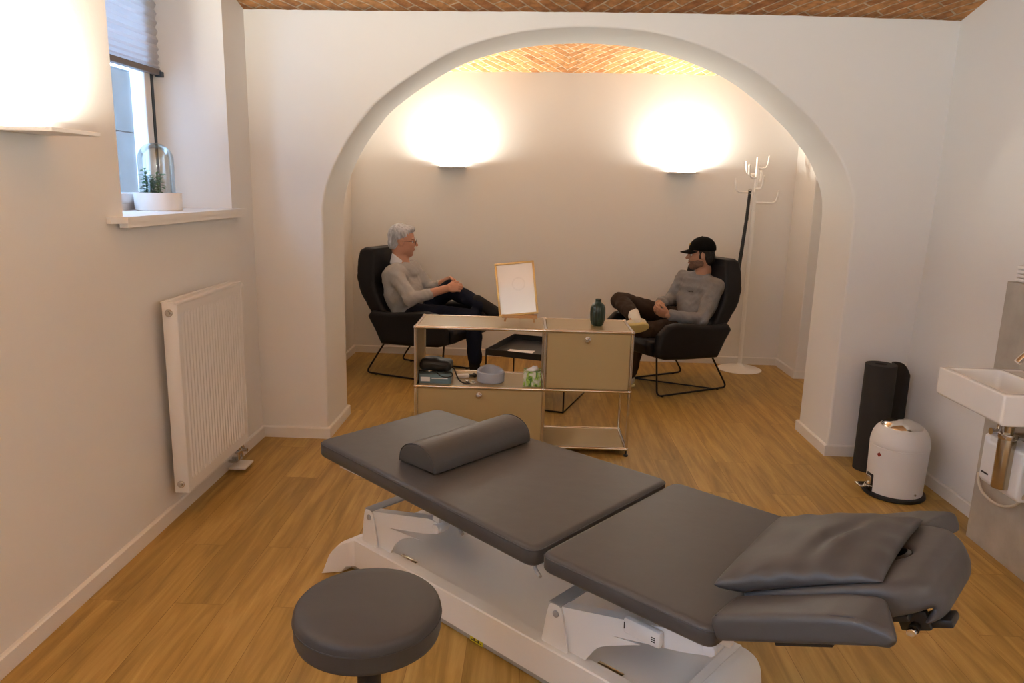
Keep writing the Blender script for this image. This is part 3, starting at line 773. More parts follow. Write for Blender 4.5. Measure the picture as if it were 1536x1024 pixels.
# ------------------------------------------------------------------ sideboard
az = .0103
sb = thing('sideboard', 'low sand-beige metal sideboard with chrome tube frame in the archway', 'sideboard', (-.660, 4.136, 0), az)
D = .372; zz = [.045, .395, .745]; xs = [0, .75, 1.25]; tr = .0095
bm = B()
def rod(a, b): cyl(bm, a, b, tr, n=16)
nodesP = []
for x in xs:
    for y in (0, D):
        for k in (0, 1): rod((x, y, zz[k]), (x, y, zz[k+1]))
    for z in zz: rod((x, 0, z), (x, D, z))
for y in (0, D):
    for z in zz:
        for k in (0, 1): rod((xs[k], y, z), (xs[k+1], y, z))
obj('tube_frame', bm, 'chrome', sb)
bm = B()
for x in xs:
    for y in (0, D):
        for z in zz: sphere(bm, (x, y, z), .0125, 10)
split('ball_joint', bm, 'chrome', sb)
for x in xs:
    for y in (0, D):
        bm = B(); cyl(bm, (x, y, .0), (x, y, .012), .014, bev=.003); cyl(bm, (x, y, .012), (x, y, .036), .006); obj('foot', bm, 'rubber', sb)
g_ = .011
def panel(n, a, b, label=None): 
    bm = B(); box(bm, a, b, .002, 1); return obj(n, bm, 'beige', sb, smooth=False, label=label)
for k in (0, 1):
    x0, x1 = xs[k]+g_, xs[k+1]-g_
    panel('top_panel', (x0, g_, .7455), (x1, D-g_, .7535))
    panel('shelf_panel', (x0, g_, .388), (x1, D-g_, .397))
    panel('bottom_panel', (x0, g_, .040), (x1, D-g_, .048))
d1 = panel('drop_door', (xs[1]+g_, -.003, .395+g_), (xs[2]-g_, .004, .745-g_))
d2 = panel('drop_door', (xs[0]+g_, -.003, .045+g_), (xs[1]-g_, .004, .395-g_))
for d, x, z in ((d1, .993, .698), (d2, .372, .350)):
    bm = B(); cyl(bm, (x, -.003, z), (x, -.006, z), .018, bev=.001); cyl(bm, (x, -.006, z), (x, -.024, z), .007, .013); cyl(bm, (x, -.024, z), (x, -.030, z), .0145, bev=.002)
    obj('knob', bm, 'chrome', d)
panel('side_panel', (-.004, g_, .395+g_), (.004, D-g_, .745-g_)); panel('side_panel', (-.004, g_, .045+g_), (.004, D-g_, .395-g_))
panel('side_panel', (1.246, g_, .395+g_), (1.254, D-g_, .745-g_)); panel('back_panel', (xs[1]+g_, D-.004, .395+g_), (xs[2]-g_, D+.004, .745-g_))
panel('back_panel', (xs[0]+g_, D-.004, .045+g_), (xs[1]-g_, D+.004, .395-g_))
panel('divider_panel', (xs[1]-.004, g_, .395+g_), (xs[1]-.001, .03, .745-g_)) if False else None
panel('divider_panel', (xs[1]-.004, g_, .045+g_), (xs[1]+.004, D-g_, .395-g_)) if False else None
panel('side_panel', (1.246, .05, .045+g_), (1.254, D-g_, .395-g_)) if False else None

def onsb(u, v, z): return (-.660+u*math.cos(az)-v*math.sin(az), 4.136+u*math.sin(az)+v*math.cos(az), z)
ZT, ZS = .7535, .397
# framed picture on table easel
e = thing('table_easel', 'small light wood easel holding the gold-framed picture', 'easel', (-.065, 4.33, ZT), .0)
bm = B(); 
for s in (-1, 1): tube(bm, [(s*.088, -.03, .008), (s*.03, .02, .27)], .0085, 4)
obj('front_leg', bm, 'wood', e, angle=20)
bm = B(); box(bm, (-.105, -.062, .036), (.105, -.014, .056), .003); obj('ledge', bm, 'wood', e, smooth=False)
bm = B(); tube(bm, [(0, .13, .004), (0, .015, .26)], .007, 4); obj('rear_leg', bm, 'wood', e, angle=20)
p = thing('picture_frame', 'gold-framed picture behind reflecting glass leaning on the wooden easel', 'picture', (-.070, 4.283, ZT+.052))
p.rotation_euler = (math.radians(-11), math.radians(-6.5), math.radians(3))
W2, H2 = .117, .315; fwid = .012
bm = B()
for a, b in (((-W2, -.011, 0), (W2, .011, fwid)), ((-W2, -.011, H2-fwid), (W2, .011, H2)), ((-W2, -.011, fwid), (-W2+fwid, .011, H2-fwid)), ((W2-fwid, -.011, fwid), (W2, .011, H2-fwid))): box(bm, a, b, .002, 2)
obj('frame', bm, 'gold', p)
bm = B(); box(bm, (-W2+fwid, -.003, fwid), (W2-fwid, -.001, H2-fwid)); obj('print', bm, 'print', p, smooth=False)
bm = B(); box(bm, (-W2+.004, -.001, .004), (W2-.004, .008, H2-.004)); obj('backing_board', bm, 'wood', p, smooth=False)
# vase
vs = thing('vase', 'dark green ribbed bottle vase on the sideboard top', 'vase', onsb(1.060, .17, ZT))
bm = B(); n = 48; pr = [(0, 0), (.030, 0), (.037, .008), (.043, .035), (.0445, .075), (.043, .105), (.036, .126), (.022, .136), (.0175, .142), (.0175, .154), (.0195, .158), (.016, .158), (.014, .145), (0, .14)]
c = V((0, 0, 0)); rings = []
for r, z in pr:
    if r < 1e-5: rings.append([bm.verts.new((0, 0, z))]); continue
    fl = .0012 if .02 < z < .125 else 0
    rings.append([bm.verts.new(((r+fl*math.cos(16*2*PI*k/96))*math.cos(2*PI*k/96), (r+fl*math.cos(16*2*PI*k/96))*math.sin(2*PI*k/96), z)) for k in range(96)])
for A, C in zip(rings, rings[1:]):
    for k in range(96):
        k2 = (k+1) % 96
        if len(A) == 1: bm.faces.new((A[0], C[k], C[k2]))
        elif len(C) == 1: bm.faces.new((A[k], A[k2], C[0]))
        else: bm.faces.new((A[k], A[k2], C[k2], C[k]))
tag(obj('vase_body', bm, 'vase', vs), None); 
# shelf items
gb = thing('carton', 'blue-grey flat carton at the left end of the sideboard shelf', 'box', onsb(.105, .13, ZS), .03)
bm = B(); box(bm, (-.095, -.075, 0), (.095, .075, .058), .003); obj('carton_body', bm, 'boxblue', gb, smooth=False)
bm = B(); box(bm, (.0952, -.07, .003), (.0965, .07, .055)); obj('end_flap', bm, 'boxside', gb, smooth=False, label='beige end of the carton')
bm = B(); box(bm, (-.085, -.0768, .014), (-.03, -.0752, .04)); box(bm, (-.02, -.0768, .03), (.075, -.0752, .036)); split('printed_label', bm, 'paper', gb, smooth=False)
F = Field((-.13, -.09, -.01), (.13, .09, .11), .003)
F.rbox((0, 0, .04), (.095, .062, .034), .03); F.rbox((-.03, 0, .055), (.05, .045, .03), .025, k=.02); F.wrinkle(.002, (60, 55, 70))
bgx = thing('equipment_pouch', 'soft black nylon pouch lying on the blue-grey carton', 'bag', onsb(.105, .14, ZS+.058), -.08)
F.obj('pouch_body', 'bag', bgx)
bm = B(); tube(bm, smooth_path([(-.085, -.064, .045), (0, -.072, .056), (.088, -.062, .045)], 6), .0022, 6); obj('zip', bm, 'black', bgx)
sth = thing('stethoscope', 'black stethoscope draped over the carton and shelf', 'stethoscope', onsb(.25, .12, ZS))
bm = B()
tube(bm, smooth_path([(-.245, -.028, .066), (-.20, -.045, .070), (-.14, -.052, .068), (-.11, -.086, .055), (-.075, -.092, .048), (-.04, -.085, .055), (-.05, -.055, .069), (-.09, -.05, .070)], 8), .0035, 8)
tube(bm, smooth_path([(-.055, .0, .09), (-.035, -.01, .078), (-.02, -.02, .045), (.0, -.045, .02), (.03, -.055, .006), (.07, -.05, .006)], 8), .0045, 8)
obj('tubing', bm, 'rubber', sth)
bm = B(); tube(bm, smooth_path([(-.245, -.028, .066), (-.26, -.0, .07), (-.245, .02, .085)], 5), .003, 8); tube(bm, smooth_path([(-.20, -.045, .070), (-.18, -.055, .072), (-.165, -.05, .075)], 5), .003, 8); split('ear_tube', bm, 'chrome', sth)
bm = B(); cyl(bm, (.08, -.05, .004), (.08, -.05, .012), .02, bev=.002); cyl(bm, (.08, -.05, .012), (.08, -.05, .02), .008); cyl(bm, (.045, -.03, .003), (.045, -.03, .02), .012, bev=.002); obj('chest_piece', bm, 'chrome', sth)
rb = thing('reflex_hammer', 'small white and black hand instrument beside the grey ring', 'instrument', onsb(.285, .225, ZS), .3)
bm = B(); box(bm, (-.07, -.018, 0), (.01, .018, .022), .006); obj('handle', bm, 'pvc', rb)
bm = B(); box(bm, (.01, -.01, .004), (.055, .01, .018), .004); cyl(bm, (.045, -.016, .012), (.045, .016, .012), .012, bev=.002); obj('head', bm, 'black', rb)
rg = thing('head_ring', 'light grey round plastic dish with a deep sloped hollow on the shelf', 'bowl', onsb(.432, .15, ZS), .2)
bm = B(); n = 64; prof = [(.076, 0), (.082, .006), (.084, .05), (.082, .062), (.072, .066), (.062, .06), (.050, .032), (.034, .020), (0, .018)]
rings = []
for r, z in prof:
    if r < 1e-5: rings.append([bm.verts.new((0, 0, z))]); continue
    rings.append([bm.verts.new((r*math.cos(2*PI*k/n), r*math.sin(2*PI*k/n), z+(.022*max(0, math.sin(2*PI*k/n))**1.3 if z > .045 else 0))) for k in range(n)])
for A, C in zip(rings, rings[1:]):
    for k in range(n):
        if len(C) == 1: bm.faces.new((A[k], A[(k+1) % n], C[0]))
        else: bm.faces.new((A[k], A[(k+1) % n], C[(k+1) % n], C[k]))
bm.faces.new(rings[0]); obj('dish', bm, 'ringgrey', rg)
tb = thing('tissue_box', 'green and white patterned tissue box at the right end of the shelf', 'tissue box', onsb(.682, .10, ZS), 0)
bm = B(); box(bm, (-.052, -.052, 0), (.052, .052, .088), .002); obj('carton', bm, 'tissue', tb, smooth=False)
F = Field((-.05, -.05, .07), (.05, .05, .13), .002); F.cap((-.02, 0, .085), (.018, .004, .098), .016, .018, .01); F.cap((.0, 0, .08), (.006, 0, .108), .022, .008, .01); F.wrinkle(.003, (140, 120, 160)); F.obj('tissue', 'paper', tb)

# ------------------------------------------------------------------ tray table behind the sideboard
N0 = V((.251, 4.952, 0)); uu = V((.319, .948, 0)); angt = math.atan2(uu.y, uu.x)
ctr = N0+uu*.3+V((-.948, .319, 0))*.3
tt = thing('tray_table', 'low square black tray side table on thin wire legs behind the sideboard', 'table', ctr, angt)
h = .292; q = .30
bm = B(); cor = [(q, -q), (q, q), (-q, q), (-q, -q)]
for x, y in cor: tube(bm, [(x*.985, y*.985, .006), (x*.985, y*.985, .375)], .006, 8)
split('upright', bm, 'blackmetal', tt)
bm = B(); tube(bm, [(x*.985, y*.985, .006) for x, y in cor], .006, 8, closed=True); obj('floor_frame', bm, 'blackmetal', tt)
bm = B(); box(bm, (-q, -q, .362), (q, q, .366)); 
for a, b in (((-q, -q, .362), (q, -q+.006, .408)), ((-q, q-.006, .362), (q, q, .408)), ((-q, -q, .362), (-q+.006, q, .408)), ((q-.006, -q, .362), (q, q, .408))): box(bm, a, b, .0015, 1)
obj('tray', bm, 'tray', tt, smooth=False)
pp = thing('notepaper', 'folded white paper lying in the black tray table', 'paper', (-.07, 5.26, .366), -.15)
bm = B(); v = [(-.10, -.05, .003), (.0, -.055, .001), (.095, -.05, .004), (.105, .055, .003), (.0, .05, .001), (-.085, .06, .003)]
q_ = [bm.verts.new(p) for p in v]; bm.faces.new((q_[0], q_[1], q_[4], q_[5])); bm.faces.new((q_[1], q_[2], q_[3], q_[4]))
o = obj('sheet', bm, 'paper', pp, smooth=False); s_ = o.modifiers.new('s', 'SOLIDIFY'); s_.thickness = .001

# ------------------------------------------------------------------ lounge chairs (local: x forward from rear floor rail, y left, z up)
def make_chair(name, label, loc, rz):
    t = thing(name, label, 'armchair', loc, rz, 'black lounge chairs')
    # side shells with arms
    side = [(.20, .285), (.145, .39), (.075, .50), (.11, .545), (.30, .545), (.62, .583), (.71, .570), (.79, .50), (.81, .40), (.80, .335), (.72, .31), (.50, .295)]
    for s, nm in ((-1, 'arm_shell'), (1, 'arm_shell')):
        F = Field((0, -.42, .2), (.9, .42, .68), .007)
        y0, y1 = (s*.365, s*.285) if s < 0 else (.285, .365)
        F.extr(side, y0, y1, .036); F.above((0, s*.1, 0), (0, -s, 0))
        F.obj(nm, 'chair', t)
    F = Field((-.2, -.38, .2), (1.0, .38, .56), .007)
    F.extr([(.18, .285), (.13, .40), (.25, .40), (.60, .435), (.84, .455), (.865, .42), (.84, .345), (.70, .30)], -.30, .30, .034)
    F.obj('seat_cushion', 'chair', t)
    F = Field((-.2, -.36, .30), (.42, .36, 1.10), .007)
    back = [(.12, .36), (.06, .50), (-.05, .665), (-.093, .79), (-.105, .93), (-.095, 1.01), (-.05, 1.035), (.045, 1.03), (.065, .98), (.075, .85), (.10, .72), (.17, .57), (.27, .44), (.26, .38)]
    F.extr(back, -.29, .29, .045)
    # channel quilting across the cushion front and pinched sides
    x, y, z = F.ax[0][:, None, None], F.ax[1][None, :, None], F.ax[2][None, None, :]
    F.d += (.0035*(.5+.5*np.cos(z*2*PI/.075))**6*(z < .9)*(x > -.02*0-1)).astype(np.float32)*np.ones_like(F.d)
    lim = np.abs(y)-(.288-.25*np.maximum(0, z-.70)); kk = .03; hh = np.clip(.5+.5*(lim-F.d)/kk, 0, 1); F.d = (F.d*(1-hh)+lim*hh+kk*hh*(1-hh)).astype(np.float32)
    F.obj('backrest', 'chair', t)
    for s in (-1, 1):
        bm = B(); tube(bm, round_path([(.74, s*.27, .325), (.712, s*.27, .009), (.0, s*.27, .009), (.205, s*.27, .31)], .05, 6), .0075, 10)
        obj('sled_leg', bm, 'blackmetal', t)
    bm = B(); tube(bm, [(.55, -.27, .010), (.14, .27, .010)], .0065, 8) ; obj('cross_brace', bm, 'blackmetal', t)
    bm = B()
    for s in (-1, 1):
        for x in (.10, .66): cyl(bm, (x, s*.27, 0), (x, s*.27, .007), .012)
    split('glide', bm, 'rubber', t)
    return t
make_chair('lounge_chair', 'black leather high-back lounge chair under the grey-haired man', (-1.252, 6.151, 0), math.radians(-22.5))
make_chair('lounge_chair', 'black leather high-back lounge chair under the man in the cap', (1.468, 6.026, 0), math.radians(-150.3))

# ------------------------------------------------------------------ coat stand and shoehorn
cs = thing('coat_stand', 'white metal coat stand with curved hooks and round base', 'coat stand', (1.886, 6.46, 0))
bm = B(); lathe(bm, [(0, 0), (.19, 0), (.192, .004), (.18, .010), (.05, .022), (.022, .05), (.018, .06), (0, .06)], n=56); obj('base', bm, 'coatwhite', cs)
bm = B(); cyl(bm, (0, 0, .04), (0, 0, 1.40), .018); cyl(bm, (0, 0, 1.38), (0, 0, 1.845), .014, bev=.003); obj('pole', bm, 'coatwhite', cs)
for (z, dx, dy, up, L) in ((1.755, .80, .35, .10, .105), (1.705, -.85, .5, .10, .085), (1.675, -.75, -.6, .10, .10), (1.64, .6, .75, .09, .085), (1.585, .35, -.93, .10, .085), (1.552, -.97, -.2, .105, .175), (1.468, .97, -.1, .10, .18)):
    d = V((dx, dy, 0)).normalized(); p0 = V((0, 0, z)); L2 = L
    pts = round_path([p0, p0+d*L2, p0+d*(L2+.012)+V((0, 0, up))], .055, 8)
    bm = B(); tube(bm, pts, .0085, 10); sphere(bm, pts[-1], .0095, 8)
    obj('hook', bm, 'coatwhite', cs)
sh = thing('shoehorn', 'long black shoehorn hanging from the left hook of the coat stand', 'shoehorn', (1.805, 6.435, 1.53))
F = Field((-.05, -.03, -.78), (.04, .03, .06), .0035)
F.chain([(.028, 0, .025), (.020, 0, -.2), (.0, 0, -.5), (-.02, 0, -.73)], [.013, .014, .016, .020], .01)
F.ell((-.012, .03, -.6), (.016, .03, .12), op='sub', k=.005)
F.obj('blade', 'black', sh)
bm = B(); cyl(bm, (.028, -.013, .012), (.028, -.017, .012), .004); obj('eyelet', bm, 'chrome', sh)
bm = B(); tube(bm, [(.028+.012*math.cos(a), 0, .033+.017*math.sin(a)) for a in [i*2*PI/16 for i in range(16)]], .0025, 6, closed=True); obj('loop', bm, 'black', sh)

so = thing('wall_socket', 'small white power socket low on the far wall behind the right chair', 'socket', (1.60, YF, .12))
bm = B(); box(bm, (-.03, -.012, -.03), (.03, 0, .03), .003); obj('cover', bm, 'pvc', so)

# ------------------------------------------------------------------ rolled mat, bin
mt = thing('exercise_mat', 'rolled dark grey exercise mat standing against the wall beside the bin', 'mat', (1.985, 4.09, 0), 0)
mt.rotation_euler = (0, math.radians(0), 0)
bm = B(); th = .011; prof = []
turns = 5; n = 46*turns; pin = []
for i in range(n+1):
    a = i/n*turns*2*PI; r = .030+(.052)*i/n; pin.append((r*math.cos(a+.2), r*math.sin(a+.2)))
# loose outer end leaving the roll towards the right
ex, ey = pin[-1]
e2 = smooth_path([V((*pin[-8], 0)), V((*pin[-1], 0)), V((.10, .065, 0)), V((.165, .07, 0)), V((.195, .045, 0))], 6)[6:]
line = [V((x, y, 0)) for x, y in pin[:-1]]+e2
hts = []
for i, p in enumerate(line): 
    h_ = .625
    if i > len(pin)-2:
        k = (i-len(pin)+2)/(len(line)-len(pin)+1); h_ = .625-.075*max(0, k-.45)/.55*max(0, k-.45)/.55
    hts.append(h_)
A = []
for i, p in enumerate(line):
    a_ = line[max(i-1, 0)]; b_ = line[min(i+1, len(line)-1)]; tn = (b_-a_).normalized(); nn = V((-tn.y, tn.x, 0))*th*.42
    A.append([bm.verts.new((p-nn)), bm.verts.new((p+nn)), bm.verts.new((p+nn)+V((0, 0, hts[i]))), bm.verts.new((p-nn)+V((0, 0, hts[i])))])
for a_, b_ in zip(A, A[1:]):
    for k in range(4): bm.faces.new((a_[k], a_[(k+1) % 4], b_[(k+1) % 4], b_[k]))
bm.faces.new(A[0]); bm.faces.new(A[-1][::-1])
obj('mat_roll', bm, 'mat', mt, angle=50)

bn = thing('pedal_bin', 'white domed pedal bin with chrome lid flap by the right wall', 'bin', (1.965, 3.735, 0), math.radians(-175))
# local +x = front (pedal side)
bm = B(); lathe(bm, [(0, 0), (.150, 0), (.155, .006), (.153, .018), (.140, .022), (0, .022)], n=64); obj('base_ring', bm, 'rubber', bn, label='black rubber base ring')
bm = B(); lathe(bm, [(.132, .02), (.137, .022), (.143, .27), (.1435, .272), (.141, .276), (.1435, .280), (.142, .30), (.134, .335), (.121, .360), (.108, .374), (.103, .377), (.100, .374)], n=64); obj('body', bm, 'white', bn)
bm = B(); lathe(bm, [(.101, .372), (.099, .379), (.085, .393), (.06, .405), (.03, .412), (0, .414)], n=48); obj('lid_flap', bm, 'chrome', bn, label='chrome domed flap')
bm = B(); box(bm, (.128, -.028, .02), (.142, .028, .115), .004)
obj('pedal_slot', bm, 'black', bn)
bm = B(); tube(bm, round_path([(.138, -.024, .05), (.200, -.024, .052), (.200, .024, .052), (.138, .024, .05)], .015), .005, 10); box(bm, (.150, -.03, .047), (.205, .03, .056), .004); box(bm, (.136, -.022, .055), (.152, .022, .105), .006); obj('pedal', bm, 'chrome', bn)
bm = B(); 
for s in (1,): 
    a = math.radians(20); mx = Matrix.Rotation(a, 4, 'Z') @ Matrix.Translation((.1425, 0, .235)) @ Matrix.Rotation(PI/4, 4, 'X')
    box(bm, (-.0015, -.009, -.009), (.0015, .009, .009), mx=mx)
obj('badge', bm, 'red', bn, smooth=False, label='small dark red diamond badge')
bm = B(); a = math.radians(104); cyl(bm, (.136*math.cos(a), .136*math.sin(a), .045), (.142*math.cos(a), .142*math.sin(a), .045), .006); obj('rivet', bm, 'brushed', bn)

# ------------------------------------------------------------------ wash basin wall
pn = thing('splash_panel', 'tall grey-beige stone-look panel boxed out on the right wall', 'wall panel', (2.077, 2.35, 0))
bm = B(); box(bm, (0, -.6, 0), (XR-2.077, .905, 1.20), .0015, 1); obj('panel_body', bm, 'stone', pn, smooth=False)
bs = thing('wash_basin', 'white rectangular ceramic wash basin fixed to the stone-look panel', 'basin', (2.077, 2.86, 0))
F = Field((-.36, -.25, .70), (.02, .25, .87), .004)
F.extr([(-.337, .85), (-.337, .742), (-.325, .730), (-.30, .728), (0, .728), (0, .85)], -.222, .222, .006)
F.rbox((-.205, -.0, .85), (.105, .19, .085), .02, op='sub'); 
F.rbox((-.045, 0, .92), (.04, .2, .074), .008, op='sub')
F.obj('basin_body', 'ceramic', bs, smooth_it=1)
bm = B(); cyl(bm, (-.215, -.02, .765), (-.215, -.02, .768), .022, bev=.001); obj('drain', bm, 'chrome', bs)
tp = thing('wall_tap', 'curved chrome wall tap above the basin', 'tap', (2.077, 2.86, .96))
bm = B(); cyl(bm, (0, 0, 0), (-.012, 0, 0), .03, bev=.003); tube(bm, smooth_path([(0, 0, 0), (-.06, 0, .015), (-.12, .005, .005), (-.16, .005, -.035)], 8), .013, 16)
obj('spout', bm, 'chrome', tp); bm = B(); box(bm, (-.05, -.012, .02), (-.01, .012, .045), .005); obj('lever', bm, 'chrome', tp)
sp_ = thing('drain_trap', 'chrome and brass bottle trap under the basin', 'trap', (1.975, 2.93, 0))
bm = B(); cyl(bm, (0, 0, .728), (0, 0, .60), .018); cyl(bm, (0, 0, .66), (0, 0, .645), .026, n=8); cyl(bm, (0, 0, .60), (0, 0, .375), .033, bev=.004); obj('trap_cup', bm, 'brass', sp_)
bm = B(); cyl(bm, (0, 0, .612), (0, 0, .59), .037, bev=.002); cyl(bm, (0, 0, .60), (.102, 0, .60), .016); cyl(bm, (.09, 0, .60), (.102, 0, .60), .032); obj('waste_pipe', bm, 'chrome', sp_)
for i, (y, z) in enumerate(((3.07, .575), (2.80, .58))):
    av = thing('angle_valve', ('chrome angle valve left of the drain trap', 'chrome angle valve right of the drain trap')[i], 'valve', (2.077, y, z), 0, 'angle valves')
    bm = B(); cyl(bm, (0, 0, 0), (-.006, 0, 0), .026); cyl(bm, (0, 0, 0), (-.06, 0, 0), .010); cyl(bm, (-.05, 0, -.005), (-.05, 0, .045), .009); obj('valve_body', bm, 'chrome', av)
    bm = B(); cyl(bm, (-.06, 0, 0), (-.085, 0, 0), .014, .016, n=8); obj('handwheel', bm, 'chrome', av)
    bm = B(); tube(bm, smooth_path([(-.05, 0, .04), (-.055, -.01, .10), (-.10, -.1 if i == 0 else .08, .155)], 6), .006, 8); obj('supply_hose', bm, 'brushed', av)
wh = thing('water_heater', 'small white box water heater under the basin', 'water heater', (2.077, 2.98, .45))
F = Field((-.10, -.15, -.13), (.02, .15, .14), .005); F.extr([(-.085, -.09), (-.07, -.11), (0, -.11), (0, .115), (-.06, .115), (-.085, .10)], -.13, .13, .012); F.rbox((-.088, .06, .09), (.01, .04, .012), .004, op='sub'); F.obj('housing', 'pvc', wh)
bm = B(); box(bm, (-.088, .06, -.065), (-.0855, .105, -.058)); obj('maker_label', bm, 'blackmetal', wh, smooth=False, label='tiny dark maker lettering')
bm = B(); tube(bm, smooth_path([(-.03, -.12, .06), (-.05, -.155, .03), (-.055, -.15, -.05), (-.05, -.08, -.14), (-.045, .03, -.185), (-.04, .14, -.18), (-.02, .215, -.155), (-.0, .255, -.13)], 8), .006, 10); obj('power_cord', bm, 'hose', wh, label='cream power cord')
hs = thing('coiled_hose', 'cream flexible hose loop under the basin at the frame edge', 'hose', (2.03, 2.74, .61))
bm = B(); tube(bm, smooth_path([(0, .07, .115), (-.02, .085, .03), (-.03, .03, -.06), (-.02, -.06, -.085), (0, -.12, -.02), (0.0, -.08, .115)], 8), .016, 12); obj('hose_loop', bm, 'hose', hs)
ds = thing('towel_pack', 'white folded towel pack lying on the stone-look panel ledge', 'towels', (2.14, 3.19, 1.20))
bm = B()
for k in range(4): box(bm, (-.045, -.09, .003+k*.018), (.05, .045, .019+k*.018), .005)
obj('towel_stack', bm, 'paper', ds)

# ------------------------------------------------------------------ treatment couch (local: x along from foot to head, y across away from viewer)
cc = thing('treatment_couch', 'grey padded treatment couch with white lifting base in the foreground', 'treatment couch', (-.855, 2.657, 0), -.711)
CW = .734; HT = .56
def soft_slab(name, outline, z0, z1, parent=cc, rad=.018, rot=None, m='couch', seam=True):
    """upholstered slab from a plan outline: rounded top and bottom edge, side seam piping"""
    n = len(outline); P = [V((x, y, 0)) for x, y in outline]
    ctr = sum(P, V((0, 0, 0)))/n
    def off(d):
        out = []
        for i in range(n):
            a, b, c = P[i-1], P[i], P[(i+1) % n]
            u = (b-a).normalized(); w = (c-b).normalized(); nn = V((-(u+w).y, (u+w).x, 0)).normalized(); co_ = max(.5, nn.dot(V((-u.y, u.x, 0))))
            out.append(b+nn*d/co_)
        return out
    bm = B(); rows = []
    def ring(d, z): rows.append([bm.verts.new((p.x, p.y, z)) for p in off(d)])
    ring(rad*1.6, z0); ring(rad*.3, z0+.003); ring(0, z0+rad*.6)
    ring(0, z1-rad); 
    for k in range(1, 7):
        a = k/6*PI/2; ring(rad*(1-math.cos(a)), z1-rad+rad*math.sin(a))
    ring(rad*1.35, z1)
    for a, b in zip(rows, rows[1:]):
        for i in range(n): bm.faces.new((a[i], a[(i+1) % n], b[(i+1) % n], b[i]))
    bm.faces.new(rows[0][::-1]); bm.faces.new(rows[-1])
    if rot is not None: bm.transform(rot)
    o = obj(name, bm, m, parent, angle=60)
    if seam:
        t = B(); pts = [V((p.x, p.y, z1-rad*.62)) for p in off(rad*.05)]
        if rot is not None: pts = [rot @ q for q in pts]
        tube(t, pts, .0024, 6, closed=True); obj('piping', t, 'seam', o)
    return o
def rounded(poly, r, n=5): return [(p.x, p.y) for p in round_path([V((x, y, 0)) for x, y in poly], r, n, closed=True)]
def dense(poly, m=6):
    out = []
    for i in range(len(poly)):
        a = poly[i]; b = poly[(i+1) % len(poly)]; L = math.hypot(b[0]-a[0], b[1]-a[1]); k = max(1, int(L/.06))
        for j in range(k): out.append((a[0]+(b[0]-a[0])*j/k, a[1]+(b[1]-a[1])*j/k))
    return out
L1, GP, L2 = 1.162, .025, .532
w0 = (.734-.628)/2
# leg cushion (tapers to the foot end), tilted a touch
soft_slab('leg_cushion', dense(rounded([(0, w0), (L1, 0), (L1, CW), (0, CW-w0)], .045)), HT-.062, HT, rot=Matrix.Rotation(math.radians(.6), 4, 'Y') @ Matrix.Translation((0, 0, .006)))
soft_slab('seat_cushion', dense(rounded([(L1+GP, 0), (L1+GP+L2, 0), (L1+GP+L2, CW), (L1+GP, CW)], .04)), HT-.060, HT-.004)
# head section tilted up 24 degrees
HR = Matrix.Translation((L1+GP+L2, 0, HT+.004)) @ Matrix.Rotation(math.radians(-24), 4, 'Y')
F = Field((-.05, .10, -.12), (.56, .66, .08), .005)
F.extr([(.0, -.04), (.40, -.045), (.375, -.075), (.415, -.075), (.438, -.035), (.42, .008), (.385, .028), (.32, .034), (.0, .032)], .142, .592, .018)
x, y, z = F.ax[0][:, None, None], F.ax[1][None, :, None], F.ax[2][None, None, :]
# rounded plan at the free end
rr_ = .15; qx = np.abs(x-.10)-(.335-rr_); qy = np.abs(y-.367)-(.225-rr_)
pl = np.sqrt(np.maximum(qx, 0)**2+np.maximum(qy, 0)**2)+np.minimum(np.maximum(qx, qy), 0)-rr_
k = .03; a_ = F.d; b_ = np.broadcast_to(pl, a_.shape); hh = np.clip(.5+.5*(b_-a_)/k, 0, 1); F.d = (a_*(1-hh)+b_*hh+k*hh*(1-hh)).astype(np.float32)
F.ell((.275, .367, .04), (.066, .055, .09), op='sub', k=.012)
hc = F.obj('head_cushion', 'couch', cc, smooth_it=5); hc.matrix_local = HR
for yy0, yy1 in ((0, .134), (.600, CW)):
    F = Field((-.05, yy0-.03, -.16), (.50, yy1+.03, .08), .0045)
    F.extr([(-.012, -.034), (.345, -.036), (.375, -.040), (.402, -.022), (.39, -.002), (.335, .022), (.27, .030), (.01, .030), (-.012, .02)], yy0, yy1, .016)
    F.above((.398 if yy0 < .1 else .355, 0 if yy0 < .1 else CW, 0), (1, .38 if yy0 < .1 else -.38, 0))
    o = F.obj('arm_pad', 'couch', cc, smooth_it=5); o.matrix_local = HR
    e_ = yy0+.012 if yy0 < .1 else yy1-.012
    pts = smooth_path([V((-.006, e_, .0)), V((.004, e_, .024)), V((.02, e_, .0265)), V((.15, e_, .0265)), V((.28, e_, .0265)), V((.33, e_, .019)), V((.372, e_, -.002)), V((.378, e_, -.026))], 5)
    if yy0 < .1: t = B(); tube(t, pts, .002, 6); obj('piping', t, 'seam', o)
for nm, a, b, bv in (('arm_pad_plate', (.12, .03, -.050), (.25, .11, -.036), .002), ('arm_pad_plate', (.12, .62, -.050), (.25, .70, -.036), .002), ('head_plate', (.03, .18, -.058), (.36, .56, -.044), .003)):
    bm = B(); box(bm, a, b, bv); o = obj(nm, bm, 'black', cc); o.matrix_local = HR
bm = B(); box(bm, (.32, .22, -.095), (.385, .24, -.05), .006); box(bm, (.365, .235, -.095), (.425, .295, -.076), .005); cyl(bm, (.355, .20, -.083), (.355, .28, -.083), .011)
o = obj('head_release_lever', bm, 'black', cc, label='black plastic release lever at the head end'); o.matrix_local = HR
bm = B(); cyl(bm, (.355, .182, -.083), (.355, .202, -.083), .010, bev=.002); o = obj('lever_bolt', bm, 'chrome', cc); o.matrix_local = HR
